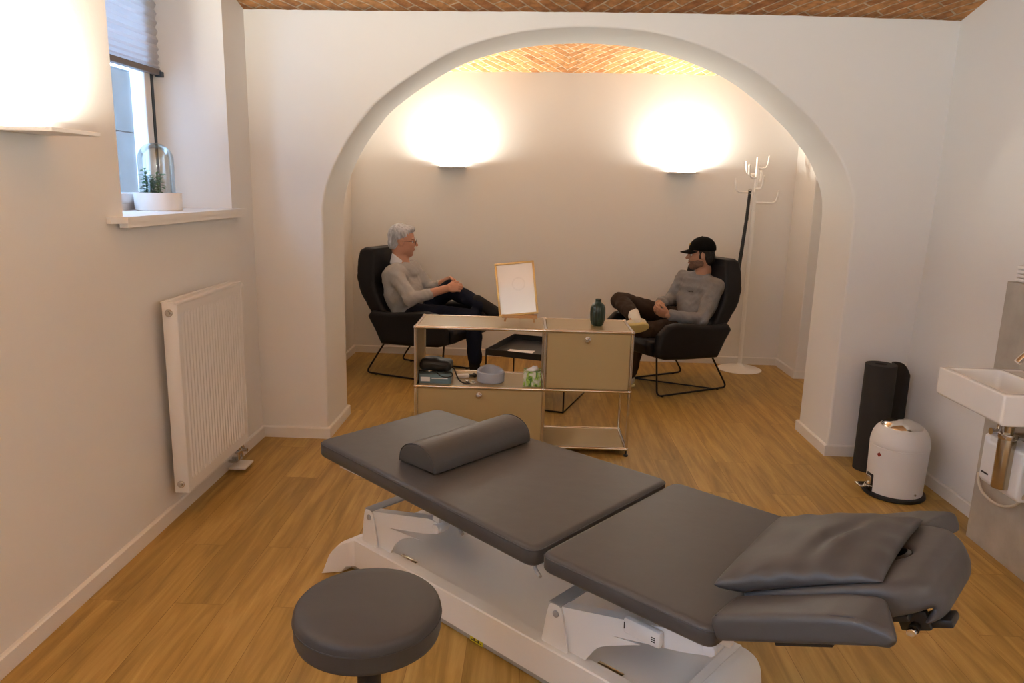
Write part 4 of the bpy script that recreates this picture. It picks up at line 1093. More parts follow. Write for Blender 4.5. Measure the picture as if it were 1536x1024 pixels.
bm = B(); lathe(bm, [(.052, .0), (.054, .028), (.048, .033), (.044, .026), (.042, -.02)], (.275, .367, 0), 40, (1.2, 1)); o = obj('face_hole_rim', bm, 'tray', cc, label='dark glossy rim of the face opening'); o.matrix_local = HR

# underside frames
zt = HT-.062
bm = B(); box(bm, (.10, .09, zt-.028), (1.10, .115, zt-.001), .003); box(bm, (.10, .62, zt-.028), (1.10, .645, zt-.001), .003)
for s in (.12, .55, 1.06): box(bm, (s, .10, zt-.024), (s+.03, .64, zt-.002), .002)
obj('leg_section_frame', bm, 'couchwhite', cc)
bm = B(); box(bm, (1.20, .09, zt-.030), (1.72, .115, zt-.004), .003); box(bm, (1.20, .62, zt-.030), (1.72, .645, zt-.004), .003)
for s in (1.22, 1.45, 1.68): box(bm, (s, .10, zt-.028), (s+.03, .64, zt-.005), .002)
obj('seat_section_frame', bm, 'couchwhite', cc)
for s, w_ in ((1.145, .035), (.80, .06)):
    bm = B(); tube(bm, round_path([(s-.05, w_+.06, zt-.012), (s, w_, zt-.022), (s+.03, w_-.012, zt-.032)], .01), .006, 8); obj('adjusting_handle', bm, 'couchgrey', cc, label='grey pull handle')

# base
BW0, BW1, BS0, BS1, BT = .15, .60, .10, 1.60, .145
rail = B(); box(rail, (.02, BW0+.006, .006), (1.58, BW1-.006, .034), .006); obj('floor_rail', rail, 'couchgrey', cc, label='grey floor rail')
for x_ in (.08, 1.50):
    for y_ in (BW0+.05, BW1-.05):
        bm = B(); cyl(bm, (x_, y_, 0), (x_, y_, .012), .025, bev=.003); obj('rubber_foot', bm, 'rubber', cc)
bm = B()
def ringrect(s0, s1, a, b, z, r_=.0, sl=0.):
    return [bm.verts.new(p) for p in ((s0, a, z), (s1, a, z), (s1, b, z), (s0, b, z))]
R0 = ringrect(BS0, BS1-.06, BW0, BW1, .030); R1 = ringrect(BS0, BS1-.06, BW0, BW1, BT-.004); R2 = ringrect(BS0+.002, BS1-.062, BW0+.004, BW1-.004, BT)
R3 = ringrect(BS0+.03, BS1-.09, BW0+.050, BW1-.050, BT); R4 = ringrect(BS0+.04, BS1-.10, BW0+.054, BW1-.054, BT-.006); R5 = ringrect(BS0+.10, BS1-.16, BW0+.10, BW1-.10, BT-.016)
for a, b in zip((R0, R1, R2, R3, R4), (R1, R2, R3, R4, R5)):
    for i in range(4): bm.faces.new((a[i], a[(i+1) % 4], b[(i+1) % 4], b[i]))
bm.faces.new(R5); bm.faces.new(R0[::-1])
obj('base_cover', bm, 'couchwhite', cc, angle=25)
# flared rounded end caps
for s0, sg in ((BS0, -1), (BS1-.06, 1)):
    bm = B(); rows = []
    N = 10
    for i in range(N+1):
        a = i/N*PI/2; ds = (.085 if sg < 0 else .06)*math.sin(a)**1.0; z_ = .03+(BT-.03)*math.cos(a)**.8 if i < N else .03
        fl = (.10 if sg < 0 else .045)*math.sin(a)**1.2
        rows.append([bm.verts.new(p) for p in ((s0+sg*ds, BW0-fl, .004 if i > 2 else .028), (s0+sg*ds, BW0-fl*.75, max(z_-.012, .006)), (s0+sg*ds, BW0-fl*.6+.012, z_), (s0+sg*ds, BW1+fl*.6-.012, z_), (s0+sg*ds, BW1+fl*.75, max(z_-.012, .006)), (s0+sg*ds, BW1+fl, .004 if i > 2 else .028))])
    for a, b in zip(rows, rows[1:]):
        for k in range(5): bm.faces.new((a[k], a[k+1], b[k+1], b[k]))
        bm.faces.new((a[5], a[0], b[0], b[5]))
    bm.faces.new(rows[0]); bm.faces.new(rows[-1][::-1])
    obj('base_end_cap', bm, 'couchwhite', cc, angle=50)
bm = B(); box(bm, (.765, BW0+.0035, .009), (.825, BW0+.0058, .030)); obj('warning_sticker', bm, 'yellow', cc, smooth=False, label='yellow sticker on the floor rail')
bm = B()
for i in range(5): box(bm, (.772+i*.010, BW0+.0030, .014), (.778+i*.010, BW0+.0036, .018+.006*(i % 2)))
split('sticker_print', bm, 'black', cc, smooth=False)

# brackets and lifting arms
for (b0, b1, tx, px_, ex, ez, et, slot) in ((.125, .225, .158, .180, .555, .345, .395, .30), (1.068, 1.175, 1.105, 1.128, 1.62, .378, .43, 1.24)):
    for wy, s in ((BW0+.02, 1), (BW1-.02, -1)):
        bm = B(); prism(bm, rounded([(b0, BT-.002), (b1, BT-.002), (tx+.045, .262), (tx+.035, .290), (tx-.008, .290), (tx-.016, .262)], .014, 4), 1, wy, wy+s*.006)
        o = obj('bracket', bm, 'couchwhite', cc, angle=30)
        bm = B(); cyl(bm, (px_-.004, wy-s*.006, .262), (px_-.004, wy+s*.02, .262), .011, bev=.002); obj('pivot_bolt', bm, 'couchgrey', o)
        # arm
        d = V((ex-px_, 0, ez-.262)); 
        bm = B()
        poly = [(px_-.030, .236), (px_+.02, .232), (ex-.06, ez-.042), (ex+.02, ez-.014), (ex+.035, ez+.006), (ex+.02, ez+.022), (ex-.03, ez+.026), (px_+.02, .291), (px_-.028, .286)]
        prism(bm, rounded(poly, .012, 3), 1, wy+s*.007, wy+s*.045)
        o = obj('lifting_arm', bm, 'couchwhite', cc, angle=30)
        # gusset below with curved cut
        g0 = [(px_-.01, .238)]+[(slot-.02, BT+.012)]
        cut = [V((slot, BT+.014, 0)), V((slot+.04, .215, 0)), V((slot+.11, .255, 0)), V((slot+.18, .268 if b0 < 1 else .29, 0))]
        poly = [(px_-.02, .24), (px_+.0, BT+.004), (slot-.005, BT+.004)]+[(p.x, p.y) for p in smooth_path(cut, 5)]
        bm = B(); prism(bm, poly, 1, wy+s*.010, wy+s*.016); obj('gusset', bm, 'couchwhite', o, angle=30)
        bm = B(); cyl(bm, (ex+.012, wy-s*.004, ez+.004), (ex+.012, wy+s*.05, ez+.004), .018, bev=.003); obj('joint_knob', bm, 'couchwhite', o)
        bm = B(); box(bm, (ex-.02, min(wy+s*.012, wy+s*.04), ez), (ex+.015, max(wy+s*.012, wy+s*.04), zt-.03), .003); obj('support_post', bm, 'couchwhite', o)
    bm = B(); prism(bm, [(tx-.012, .286), (tx+.035, .286), (tx+.035, .293), (tx-.012, .293)], 1, BW0+.022, BW1-.022, .002); obj('cross_plate', bm, 'couchgrey', cc, label='grey cross plate between two brackets')
    bm = B(); box(bm, (slot+.02, BW0+.058, BT-.0075), (slot+.11, BW0+.072, BT-.0045), .003); obj('slot_trim', bm, 'brass', cc, label='brown cut-out slot in the base cover')
bm = B(); box(bm, (1.375, BW0+.004, .322), (1.495, BW0+.028, .372), .008)
cb = obj('actuator_box', bm, 'pvc', cc, label='white control box on the lifting arm'); cb.rotation_euler = (0, 0, 0)
bm = B(); box(bm, (1.466, BW0+.003, .334), (1.484, BW0+.0045, .356)); obj('box_label', bm, 'paper', cb, smooth=False)
bm = B(); 
for i in range(3): box(bm, (1.469, BW0+.0022, .338+i*.006), (1.481, BW0+.0029, .341+i*.006))
box(bm, (1.380, BW0+.0022, .338), (1.3825, BW0+.0035, .358)); split('label_print', bm, 'black', cb, smooth=False)

# half-round bolster on the leg cushion
t = thing('half_round_bolster', 'grey half-round bolster lying across the foot half of the couch', 'bolster', (-.855, 2.657, 0), -.711)
F = Field((.36, .12, HT-.02), (.61, .68, HT+.13), .0045)
ph = [(.487+.099*math.cos(a), HT+.003+.088*math.sin(a)**.8) for a in [i*PI/18 for i in range(19)]]
F.extr(ph, .147, .655, .010); F.above((0, 0, HT+.002), (0, 0, -1))
F.obj('bolster_cover', 'couch', t, smooth_it=1)
for y_ in (.149, .653):
    bm = B(); tube(bm, [V((.487+.094*math.cos(a), y_, HT+.006+.084*math.sin(a)**.8)) for a in [i*PI/24 for i in range(25)]], .002, 6); obj('piping', bm, 'seam', t)

# pillow
pl_ = thing('leather_pillow', 'flat grey vinyl pillow lying over the raised head end of the couch', 'pillow', (-.855, 2.657, 0), -.711)
def pillow(nx=44, ny=56):
    C = {(0, 0): V((1.652, .106, .603)), (1, 0): V((2.016, .165, .735)), (1, 1): V((1.998, .565, .742)), (0, 1): V((1.623, .571, .615))}
    bm = B(); T, Bt = [], []
    for i in range(nx+1):
        rt_, rb_ = [], []
        for j in range(ny+1):
            u, v = i/nx, j/ny
            # edges pulled in between the corners
            uu_ = u+.035*math.sin(PI*v)*(1-2*u)*.55; vv_ = v+.05*math.sin(PI*u)*(1-2*v)*.5
            p = C[0, 0]*(1-uu_)*(1-vv_)+C[1, 0]*uu_*(1-vv_)+C[1, 1]*uu_*vv_+C[0, 1]*(1-uu_)*vv_
            e = (max(0, 16*u*(1-u)*v*(1-v)))**.42
            wr = .006*math.sin(9*u+5*v+1)*math.sin(7*v-3*u)*e + .010*math.exp(-((u-.62-.25*v)/.07)**2)*math.exp(-((v-.35)/.3)**2)-.010*math.exp(-((u-.50-.3*v)/.06)**2)*math.exp(-((v-.45)/.25)**2)
            pk = .006*math.sin(31*u)*math.exp(-v/.06)+.006*math.sin(27*u+1)*math.exp(-(1-v)/.06)+.004*math.sin(29*v)*math.exp(-(1-u)/.06)
            n = V((-.27, 0, .96))
            # seat of the pillow: sinks to the cushions beneath
            xx = p.x; base = HT+.004+max(0, (xx-1.719))*.445+ .034*(1 if xx > 1.74 else max(0, (xx-1.70)/.04))
            sink = max(.0, p.z-base-.002)
            rt_.append(bm.verts.new(p+n*(.050*e+wr*e*1.2+pk*min(1, e*3))))
            dwn = min(.060*min(1, e*1.4), max(0, sink)) if 0 < i < nx and 0 < j < ny else 0
            rb_.append(bm.verts.new(p-V((0, 0, 1))*dwn) if (0 < i < nx and 0 < j < ny) else rt_[-1])
        T.append(rt_); Bt.append(rb_)
    for i in range(nx):
        for j in range(ny):
            bm.faces.new((T[i][j], T[i+1][j], T[i+1][j+1], T[i][j+1]))
            q = [Bt[i][j], Bt[i][j+1], Bt[i+1][j+1], Bt[i+1][j]]
            if len(set(q)) == 4:
                try: bm.faces.new(q)
                except ValueError: pass
    return bm
po = obj('pillow_cover', pillow(), 'couch', pl_, angle=None)
ssd = po.modifiers.new('s', 'SUBSURF'); ssd.levels = 1; ssd.render_levels = 1

# ------------------------------------------------------------------ stool
st_ = thing('swivel_stool', 'round dark grey swivel stool in front of the couch base', 'stool', (-.383, 1.645, 0), .3)
bm = B(); lathe(bm, [(0, .5035), (.08, .5035), (.14, .503), (.166, .5015), (.174, .499), (.179, .4935), (.1815, .486), (.1825, .4745), (.1825, .4725), (.181, .470), (.181, .435), (.178, .424), (.168, .418), (0, .418)], c=(0, 0, .026), n=96); obj('seat', bm, 'stool', st_, angle=50)
bm = B(); tube(bm, [V((.1818*math.cos(a), .1818*math.sin(a), .4995)) for a in [i*2*PI/96 for i in range(96)]], .0022, 6, closed=True); obj('piping', bm, 'seam', st_)
bm = B(); lathe(bm, [(0, .418), (.150, .418), (.150, .410), (.05, .400), (0, .400)], c=(0, 0, .026), n=48); obj('seat_plate', bm, 'black', st_)
bm = B(); cyl(bm, (0, 0, .06), (0, 0, .26), .025); cyl(bm, (0, 0, .25), (0, 0, .430), .030, bev=.003); obj('gas_column', bm, 'black', st_)
for k in range(5):
    a = k*2*PI/5+.3; c_, s_ = math.cos(a), math.sin(a)
    bm = B(); tube(bm, [(0, 0, .085), (.06*c_, .06*s_, .085), (.24*c_, .24*s_, .062)], [.02, .018, .012], 10); o = obj('base_arm', bm, 'black', st_)
    bm = B(); 
    for s in (-1, 1): cyl(bm, (.24*c_-s_*.012*s, .24*s_+c_*.012*s, .025), (.24*c_-s_*.022*s, .24*s_+c_*.022*s, .025), .025, bev=.003)
    cyl(bm, (.24*c_, .24*s_, .025), (.24*c_, .24*s_, .065), .007); cyl(bm, (.24*c_-s_*.014, .24*s_+c_*.014, .025), (.24*c_+s_*.014, .24*s_-c_*.014, .025), .006)
    obj('castor', bm, 'black', o)

# ------------------------------------------------------------------ people (world coordinates, offset to the figure's base)
def frame_from(fwd, up):
    f = V(fwd).normalized(); l = V(up).cross(f).normalized(); u = f.cross(l).normalized()
    return f, l, u
def hand(F, w, d, n, lat, curl=(.5, .6, .4), sc=1.0, spread=.0, k=.006):
    """w wrist, d forward, n palm normal, lat towards the thumb. fingers curl towards n"""
    w = V(w); d = V(d).normalized(); n = (V(n)-d*V(n).dot(d)).normalized(); lat0 = V(lat); lat_ = (lat0-d*lat0.dot(d)-n*lat0.dot(n)).normalized()
    F.ell(w+d*.045*sc+lat_*.002, (.048*sc, .040*sc, .016*sc), R=[[d[i], lat_[i], n[i]] for i in range(3)], k=k)
    lens = [(.040, .025, .020), (.045, .029, .022), (.041, .027, .021), (.033, .020, .018)]
    offs = [.028, .0095, -.0095, -.027]; base = [.080, .085, .081, .073]
    for i in range(4):
        p = w+d*base[i]*sc+lat_*offs[i]*sc; F.cap(w+d*.02*sc+lat_*offs[i]*.6*sc, p, .011*sc, .0098*sc, k=.005)
        a = 0; q = p; r_ = .0092*sc
        for j, L in enumerate(lens[i]):
            a += curl[j]*(1+.10*i); dd = d*math.cos(a)+n*math.sin(a)+lat_*spread*(1.5-i)*.1
            q2 = q+dd.normalized()*L*sc; F.cap(q, q2, r_, r_*.9, k=.0025); q = q2; r_ *= .9
    b = w+d*.022*sc+lat_*.024*sc; t1 = b+(d*.7+lat_*.62+n*.25).normalized()*.038*sc; t2 = t1+(d*.9+lat_*.15+n*.35).normalized()*.030*sc; t3 = t2+(d*.9-lat_*.1+n*.4).normalized()*.022*sc
    F.cap(w+d*.01, b, .014*sc, .014*sc, k=.006); F.cap(b, t1, .0135*sc, .0110*sc, k=.004); F.cap(t1, t2, .0108*sc, .0098*sc, k=.003); F.cap(t2, t3, .0096*sc, .0085*sc, k=.002)

def head(F, c, f, l, u, neck, sc=1.0, smile=0.):
    """c skull centre"""
    R = [[f[i], l[i], u[i]] for i in range(3)]
    P = lambda x, y, z: c+(f*x+l*y+u*z)*sc
    E_ = lambda p, r, k=.01, op='add': F.ell(P(*p), [q*sc for q in r], R=R, k=k, op=op)
    E_((-.012, 0, .030), (.098, .076, .092), .02)
    E_((.028, 0, -.036), (.068, .061, .080), .03)
    E_((.062, 0, -.092), (.030, .030, .025), .02)          # chin
    for s in (-1, 1):
        E_((.010, s*.045, -.062), (.045, .016, .030), .02)  # jaw
        E_((.062, s*.034, -.022), (.024, .022, .020), .014) # cheek
        E_((.080, s*.030, .028), (.013, .022, .008), .008)  # brow
        E_((.094, s*.031, .006), (.016, .016, .012), .008, 'sub')
        E_((-.004, s*.074, -.008), (.018, .009, .031), .004) # ear
        E_((.000, s*.084, -.006), (.009, .006, .017), .003, 'sub')
    F.cap(P(.086, 0, .018), P(.112, 0, -.018), .0085*sc, .0115*sc, k=.008)
    for s in (-1, 1): F.cap(P(.096, s*.008, -.022), P(.096, s*.012, -.024), .008*sc, k=.005)
    E_((.088, 0, -.050), (.012, .024, .0075), .006); E_((.086, 0, -.062), (.012, .022, .0075), .006)
    F.cap(P(.09, -.022, -.0555), P(.09, .022, -.0555), .0022*sc, k=.001, op='sub')
    F.cap(P(-.030, 0, -.05), V(neck), .050*sc, .056*sc, k=.022)
    return P, R

def make_eyes(P, f, parent, off, closed=False):
    for s in (-1, 1):
        bm = B(); c = P(.0755, s*.031, .005)-off; sphere(bm, c, .0125, 10); o = obj('eye', bm, 'eye', parent)
        bm = B(); sphere(bm, c+f*.0075+V((0, 0, 0)), .0063, 8); obj('iris', bm, 'iris', o)
        bm = B(); q = P(.091, s*.033, .031)-off
        sphere(bm, q, .011, 6, (.45, 1.5, .32), Matrix(((f.x, -f.y, 0, 0), (f.y, f.x, 0, 0), (0, 0, 1, 0), (0, 0, 0, 1)))); obj('eyebrow', bm, parent.get('_brow', 'hairgrey'), parent)

def lerp(a, b, t): return V(a)*(1-t)+V(b)*t

def torso(F, hip, chest, shN, shF, lat, wh, wc, rh, rc, k=.05):
    hip, chest, lat = V(hip), V(chest), V(lat).normalized()
    for s in (-1, -.4, .4, 1):
        mid = lerp(hip, chest, .5)+lat*s*(wh+wc)*.5
        F.cap(hip+lat*s*wh, mid, rh, (rh+rc)/2, k); F.cap(mid, chest+lat*s*wc, (rh+rc)/2, rc, k)
    F.cap(shN, shF, rc*.62, k=.05)

def person(name, label, J, o, cols, voxel=.0045):
    P0 = V(o); t = thing(name, label, 'person', o)
    lo = V(J['lo']); hi = V(J['hi'])
    lat = (V(J['shF'])-V(J['shN'])).normalized()
    # body
    F = Field(lo, hi, voxel)
    torso(F, J['hip'], J['chest'], J['shN'], J['shF'], lat, .07, .085, .085, .085)
    for s in 'NF':
        F.chain([J['sh'+s], J['el'+s], J['wr'+s]], [.044, .037, .0255], .015); F.cap(lerp(J['el'+s], J['wr'+s], .3), J['wr'+s], .036, .025, .02)
        F.chain([J['hp'+s], J['kn'+s], J['an'+s], J['ft'+s]], [.068, .048, .030, .026], .02)
    F.cap(J['neck'], lerp(J['shN'], J['shF'], .5), .060, .075, k=.04)
    f, l, u = frame_from(*J['face']); P, R = head(F, V(J['head']), f, l, u, J['neck'], J.get('hs', 1))
    for s in 'NF': hand(F, *J['hand'+s])
    body = F.obj('body', cols['skin'], t, off=P0, smooth_it=1)
    # top garment
    F = Field(lo, hi, .006)
    torso(F, J['hip'], J['chest'], J['shN'], J['shF'], lat, .085, .10, .112, .102, .06)
    if 'belly' in J: F.ell(J['belly'], (.10, .12, .10), k=.05)
    for s in 'NF':
        F.chain([J['sh'+s], J['el'+s]], [.066, .054], .035)
        c = lerp(J['el'+s], J['wr'+s], J.get('cuff', .9)); F.cap(J['el'+s], c, .054, .041, .02)
        F.cap(lerp(J['el'+s], J['wr'+s], J.get('cuff', .9)-.10), c, .045, .043, .004)
    F.cap(J['neck'], lerp(J['shN'], J['shF'], .5), .050, .085, k=.04)
    F.wrinkle(.0045, (42, 34, 52)); F.wrinkle(.0022, (90, 70, 95))
    F.cap(V(J['neck'])+V(J['ndir'])*.01, V(J['neck'])+V(J['ndir'])*.12, .062, .10, op='sub', k=.005)
    # open cuffs
    F.obj(cols['topname'], cols['top'], t, off=P0)
    # trousers
    F = Field((lo[0], lo[1], lo[2]), (hi[0], hi[1], max(V(J['knF']).z, V(J['knN']).z)+.12), .006)
    F.cap(V(J['hip'])-lat*.07, V(J['hip'])+lat*.07, .115, k=.04)
    for s in 'NF':
        F.chain([J['hp'+s], J['kn'+s]], [.095, .072], .03)
        c = lerp(J['kn'+s], J['an'+s], J.get('hem'+s, .92)); F.cap(J['kn'+s], c, .070, .056, .025)
    F.wrinkle(.0045, (38, 34, 32)); F.wrinkle(.0022, (85, 75, 60))
    F.obj('trousers', cols['pants'], t, off=P0)
    return t, P, R, f, l, u, P0

# --- grey-haired man, left chair
oL = (-.95, 6.0, 0)
JL = dict(lo=(-1.40, 5.45, -.01), hi=(.02, 6.50, 1.26), hip=(-1.03, 6.05, .515), chest=(-1.095, 6.045, .80), shN=(-1.105, 5.885, .835), shF=(-1.02, 6.215, .845),
          belly=(-.99, 6.02, .62),
          elN=(-.955, 5.735, .655), wrN=(-.672, 5.80, .742), elF=(-.86, 6.23, .665), wrF=(-.680, 5.99, .785), neck=(-1.088, 6.045, .942), ndir=(.25, 0, .97), head=(-1.072, 6.04, 1.090), hs=1.07,
          face=((.985, .12, -.10), (.10, 0, 1)), hpN=(-.98, 5.95, .50), hpF=(-.93, 6.12, .52), knN=(-.455, 5.735, .520), anN=(-.43, 5.72, .11), ftN=(-.33, 5.67, .045),
          knF=(-.665, 5.945, .715), anF=(-.345, 5.735, .605), ftF=(-.27, 5.71, .560), cuff=.52, hemN=.80, hemF=.86,
          handN=((-.672, 5.80, .742), (.93, .22, .10), (.05, .9, -.45), (.1, .35, .9), (.55, .75, .5), 1.04),
          handF=((-.680, 5.99, .785), (.72, -.62, -.15), (-.35, -.75, -.5), (.1, -.3, .95), (.5, .7, .5), 1.0))
tL, P, R, f, l, u, P0 = person('person', 'grey-haired man in a light grey sweater clasping his raised knee in the left chair', JL, oL, dict(skin='skinL', top='sweaterL', pants='jeans', topname='sweater'))
tL['_brow'] = 'hairgrey'; make_eyes(P, f, tL, P0); del tL['_brow']
F = Field(P(-.02, 0, 0)-V((.16, .14, .17)), P(-.02, 0, 0)+V((.16, .14, .17)), .0032)
F.ell(P(-.020, 0, .042), (.102, .084, .096), R=R, k=0); F.ell(P(.052, 0, .096), (.040, .058, .028), R=R, k=.02); F.ell(P(-.055, 0, -.015), (.058, .072, .075), R=R, k=.02)
F.ell(P(.105, 0, .012), (.072, .10, .062), R=R, op='sub', k=.01); F.ell(P(.06, 0, -.055), (.085, .12, .065), R=R, op='sub', k=.01)
for s in (-1, 1): F.ell(P(.0, s*.085, -.018), (.018, .02, .030), R=R, op='sub', k=.004)
F.above(P(0, 0, -.070), -np.array(u)); F.wrinkle(.0022, (190, 210, 120))
F.obj('hair', 'hairgrey', tL, off=P0, smooth_it=1)
# collar of the white shirt
F = Field(V(JL['neck'])-V((.11, .11, .08)), V(JL['neck'])+V((.11, .11, .08)), .003)
nk = V(JL['neck'])
F.cap(nk-V((.012, 0, .035)), nk+V((-.008, 0, .020)), .076, .067, k=0); F.cap(nk-V((.012, 0, .1)), nk+V((.01, 0, .10)), .0605, .0585, k=0, op='sub'); F.above(nk+V((0, 0, .012)), (.55, 0, .85)); F.above(nk-V((0, 0, .040)), (0, 0, -1)); F.ell(nk+V((.085, 0, .01)), (.03, .018, .05), op='sub')
F.obj('shirt_collar', 'shirt', tL, off=P0, smooth_it=1)
# glasses
bm = B()
for s in (-1, 1):
    c = P(.104, s*.032, .004)-P0; tube(bm, [c+(l*.021*math.cos(a)+u*.016*math.sin(a)) for a in [i*2*PI/20 for i in range(20)]], .0017, 6, closed=True)
    tube(bm, [P(.104, s*.053, .008)-P0, P(.05, s*.074, .008)-P0, P(-.01, s*.080, .006)-P0], .0016, 6)
tube(bm, [P(.106, -.012, .008)-P0, P(.108, 0, .010)-P0, P(.106, .012, .008)-P0], .0016, 6)
obj('glasses', bm, 'black', tL)
bm = B(); tube(bm, [P(.099, -.017, -.0555)-P0, P(.1015, 0, -.0575)-P0, P(.099, .017, -.0555)-P0], [.002, .0042, .002], 8); obj('lips', bm, 'lip', tL)
def shoe(t, P0, heel, toe, up, m, sole_m, sc=1., th=.012):
    heel, toe = V(heel), V(toe); d = (toe-heel).normalized(); n = (V(up)-d*V(up).dot(d)).normalized(); s = n.cross(d)
    R = [[d[i], s[i], n[i]] for i in range(3)]; L = (toe-heel).length
    lo = Vmin(heel, toe)-V((.12, .12, .12)); hi = Vmax(heel, toe)+V((.12, .12, .14))
    F = Field(lo, hi, .004)
    F.ell(heel+d*L*.20+n*.045, (.062, .038, .040), R=R, k=0); F.ell(heel+d*L*.66+n*.030, (.095, .046, .030), R=R, k=.03); F.ell(heel+d*L*.40+n*.045, (.09, .036, .038), R=R, k=.03)
    F.above(heel+n*.006, -np.array(n))
    F.obj('shoe', m, t, off=P0, smooth_it=1)
    F = Field(lo, hi, .004)
    F.ell(heel+d*L*.22, (.070, .040, .05), R=R, k=0); F.ell(heel+d*L*.66, (.105, .050, .05), R=R, k=.03); F.above(heel+n*.012, np.array(n)); F.above(heel-n*th, -np.array(n))
    F.obj('shoe_sole', sole_m, t, off=P0, smooth_it=1)
def Vmin(a, b): return V([min(a[i], b[i]) for i in range(3)])
def Vmax(a, b): return V([max(a[i], b[i]) for i in range(3)])
def sock(t, P0, a, b, r0, r1, m):
    F = Field(Vmin(V(a), V(b))-V((.08,)*3), Vmax(V(a), V(b))+V((.08,)*3), .004); F.cap(a, b, r0, r1, 0); F.wrinkle(.001, (80, 80, 90)); F.obj('sock', m, t, off=P0)
sock(tL, P0, (-.445, 5.728, .20), (-.43, 5.72, .085), .046, .042, 'sock'); sock(tL, P0, (-.43, 5.785, .650), (-.262, 5.705, .565), .049, .048, 'sock')
shoe(tL, P0, (-.475, 5.735, .012), (-.20, 5.64, .012), (0, 0, 1), 'shoedark', 'pad')
shoe(tL, P0, (-.375, 5.765, .530), (-.125, 5.66, .500), (.12, .35, .9), 'shoedark', 'pad')

# --- man in the cap, right chair
oR = (1.30, 5.90, 0)
JR = dict(lo=(.45, 5.15, -.01), hi=(1.75, 6.42, 1.24), hip=(1.375, 5.95, .50), chest=(1.375, 5.965, .78), shN=(1.452, 5.815, .815), shF=(1.265, 6.13, .835),
          elN=(1.330, 5.665, .575), wrN=(1.065, 5.60, .612), elF=(1.165, 6.13, .655), wrF=(1.020, 5.82, .668), neck=(1.385, 5.965, .920), ndir=(-.15, -.05, .98), head=(1.350, 5.95, 1.055),
          face=((-.985, .06, -.10), (-.06, 0, 1)), hpN=(1.30, 5.83, .49), hpF=(1.22, 6.02, .51), knN=(.845, 5.56, .475), anN=(.80, 5.72, .11), ftN=(.70, 5.68, .045),
          knF=(.715, 5.835, .675), anF=(.790, 5.50, .605), ftF=(.75, 5.43, .57), cuff=.93, hemN=.95, hemF=.80,
          handN=((1.065, 5.60, .612), (-.88, .30, .22), (-.1, .8, .3), (-.1, -.3, .9), (.5, .6, .5), .98),
          handF=((1.020, 5.82, .668), (-.35, -.85, -.2), (.15, -.5, -.6), (-.2, .1, .9), (.6, .6, .5), .98))
JR['belly'] = (1.31, 5.93, .60)
tR, P, R, f, l, u, P0 = person('person', 'dark-haired man in a black cap and grey sweatshirt sitting cross-legged in the right chair', JR, oR, dict(skin='skinR', top='sweaterR', pants='brownpants', topname='sweatshirt'))
tR['_brow'] = 'hairdark'; make_eyes(P, f, tR, P0); del tR['_brow']
F = Field(P(0, 0, 0)-V((.16, .14, .18)), P(0, 0, 0)+V((.16, .14, .17)), .0032)
F.ell(P(-.055, 0, -.02), (.056, .074, .080), R=R, k=0); F.ell(P(-.02, 0, .03), (.088, .080, .07), R=R, k=.02)
F.ell(P(.085, 0, -.03), (.085, .12, .11), R=R, op='sub', k=.008)
for s in (-1, 1): F.ell(P(.0, s*.085, -.018), (.020, .022, .032), R=R, op='sub', k=.004)
for s in (-1, 1): F.cap(P(.012, s*.068, .03), P(.016, s*.066, -.02), .010, k=.004)
F.above(P(0, 0, -.095), -np.array(u)); F.wrinkle(.0022, (150, 160, 150))
F.obj('hair', 'hairdark', tR, off=P0, smooth_it=1)
F = Field(P(0, 0, 0)-V((.16, .14, .18)), P(0, 0, 0)+V((.16, .14, .17)), .0028)
F.ell(P(.028, 0, -.036), (.0695, .0625, .0815), R=R, k=0); F.ell(P(.062, 0, -.092), (.0315, .0315, .0265), R=R, k=.02); F.ell(P(.088, 0, -.044), (.014, .026, .008), R=R, k=.006)
for s in (-1, 1): F.ell(P(.010, s*.045, -.062), (.047, .0185, .032), R=R, k=.02)
F.ell(P(.062, 0, .005), (.075, .10, .052), R=R, op='sub', k=.006); F.above(P(-.012, 0, -.02), -np.array(f)); F.above(P(0, 0, -.018), np.array(u)); F.ell(P(.100, 0, -.056), (.022, .020, .0075), R=R, op='sub', k=.002)
F.obj('beard', 'beard', tR, off=P0, smooth_it=1)
bm = B(); tube(bm, [P(.098, -.016, -.056)-P0, P(.1005, 0, -.057)-P0, P(.098, .016, -.056)-P0], [.002, .0042, .002], 8); obj('lips', bm, 'lip', tR)
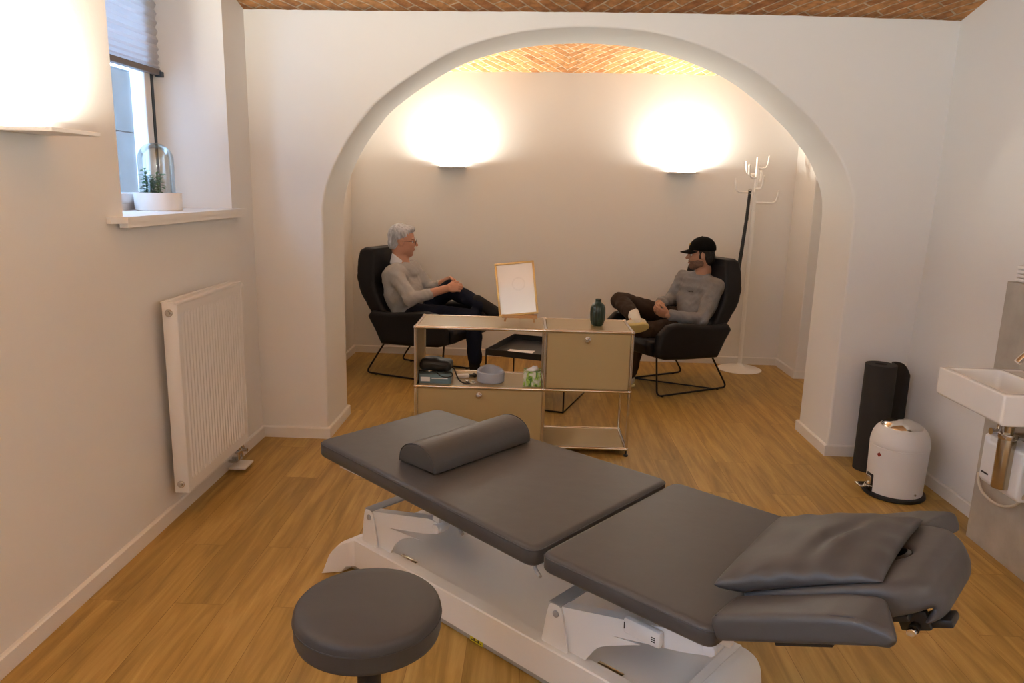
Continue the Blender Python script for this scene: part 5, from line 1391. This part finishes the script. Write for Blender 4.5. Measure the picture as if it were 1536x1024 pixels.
# cap
F = Field(P(0, 0, .05)-V((.26, .15, .14)), P(0, 0, .05)+V((.20, .15, .14)), .0032)
F.ell(P(-.014, 0, .045), (.108, .090, .098), R=R, k=0); F.above(P(0, 0, .036), -(np.array(u)-.10*np.array(f))); 
F.ell(P(-.015, 0, .030), (.094, .077, .088), R=R, op='sub', k=0)
F.obj('cap_crown', 'cap', tR, off=P0, smooth_it=1)
bm = B(); rows = []
for i in range(11):
    a = -1.15+2.3*i/10; row = []
    for j in range(7):
        k = j/6; r0 = .085; x_ = .088*math.cos(a)*.98-.0+k*.078*math.cos(a*.75); y_ = .084*math.sin(a)*(1-.12*k); row.append(bm.verts.new(P(x_, y_, .050-.022*abs(math.sin(a))**2-.016*k+.0*k)-P0))
    rows.append(row)
for a, b in zip(rows, rows[1:]):
    for j in range(6): bm.faces.new((a[j], a[j+1], b[j+1], b[j]))
o = obj('cap_brim', bm, 'cap', tR, angle=None); s_ = o.modifiers.new('s', 'SOLIDIFY'); s_.thickness = .004
bm = B(); tube(bm, [P(.074, -.018, .098)-P0, P(.086, -.012, .082)-P0, P(.080, .004, .098)-P0, P(.086, .012, .080)-P0], .0035, 6); obj('cap_emblem', bm, 'capmark', tR, label='small yellow mark on the cap front')
bm = B(); sphere(bm, P(-.014, 0, .143)-P0, .006, 6, (1, 1, .6)); obj('cap_button', bm, 'cap', tR)
# small chest embroidery
bm = B(); c0 = V((1.265, 5.865, .80))-P0
obj('chest_print', (lambda b: (tube(b, [V((1.248, 5.868, .770))-P0, V((1.262, 5.860, .764))-P0, V((1.275, 5.855, .770))-P0, V((1.290, 5.850, .762))-P0], .003, 6), b)[1])(bm), 'black', tR)
sock(tR, P0, (.783, 5.555, .625), (.790, 5.445, .580), .045, .043, 'socklt'); sock(tR, P0, (.805, 5.705, .16), (.80, 5.72, .08), .043, .041, 'socklt')
shoe(tR, P0, (.875, 5.425, .555), (.625, 5.36, .515), (.05, .85, .45), 'shoecream', 'sole', th=.016)
shoe(tR, P0, (.845, 5.75, .014), (.60, 5.65, .014), (0, 0, 1), 'shoecream', 'sole')
S.view_settings.view_transform = 'Standard'; S.view_settings.look = 'None'; S.view_settings.gamma = 1; S.view_settings.use_curve_mapping = False
S.view_settings.exposure = 1.2
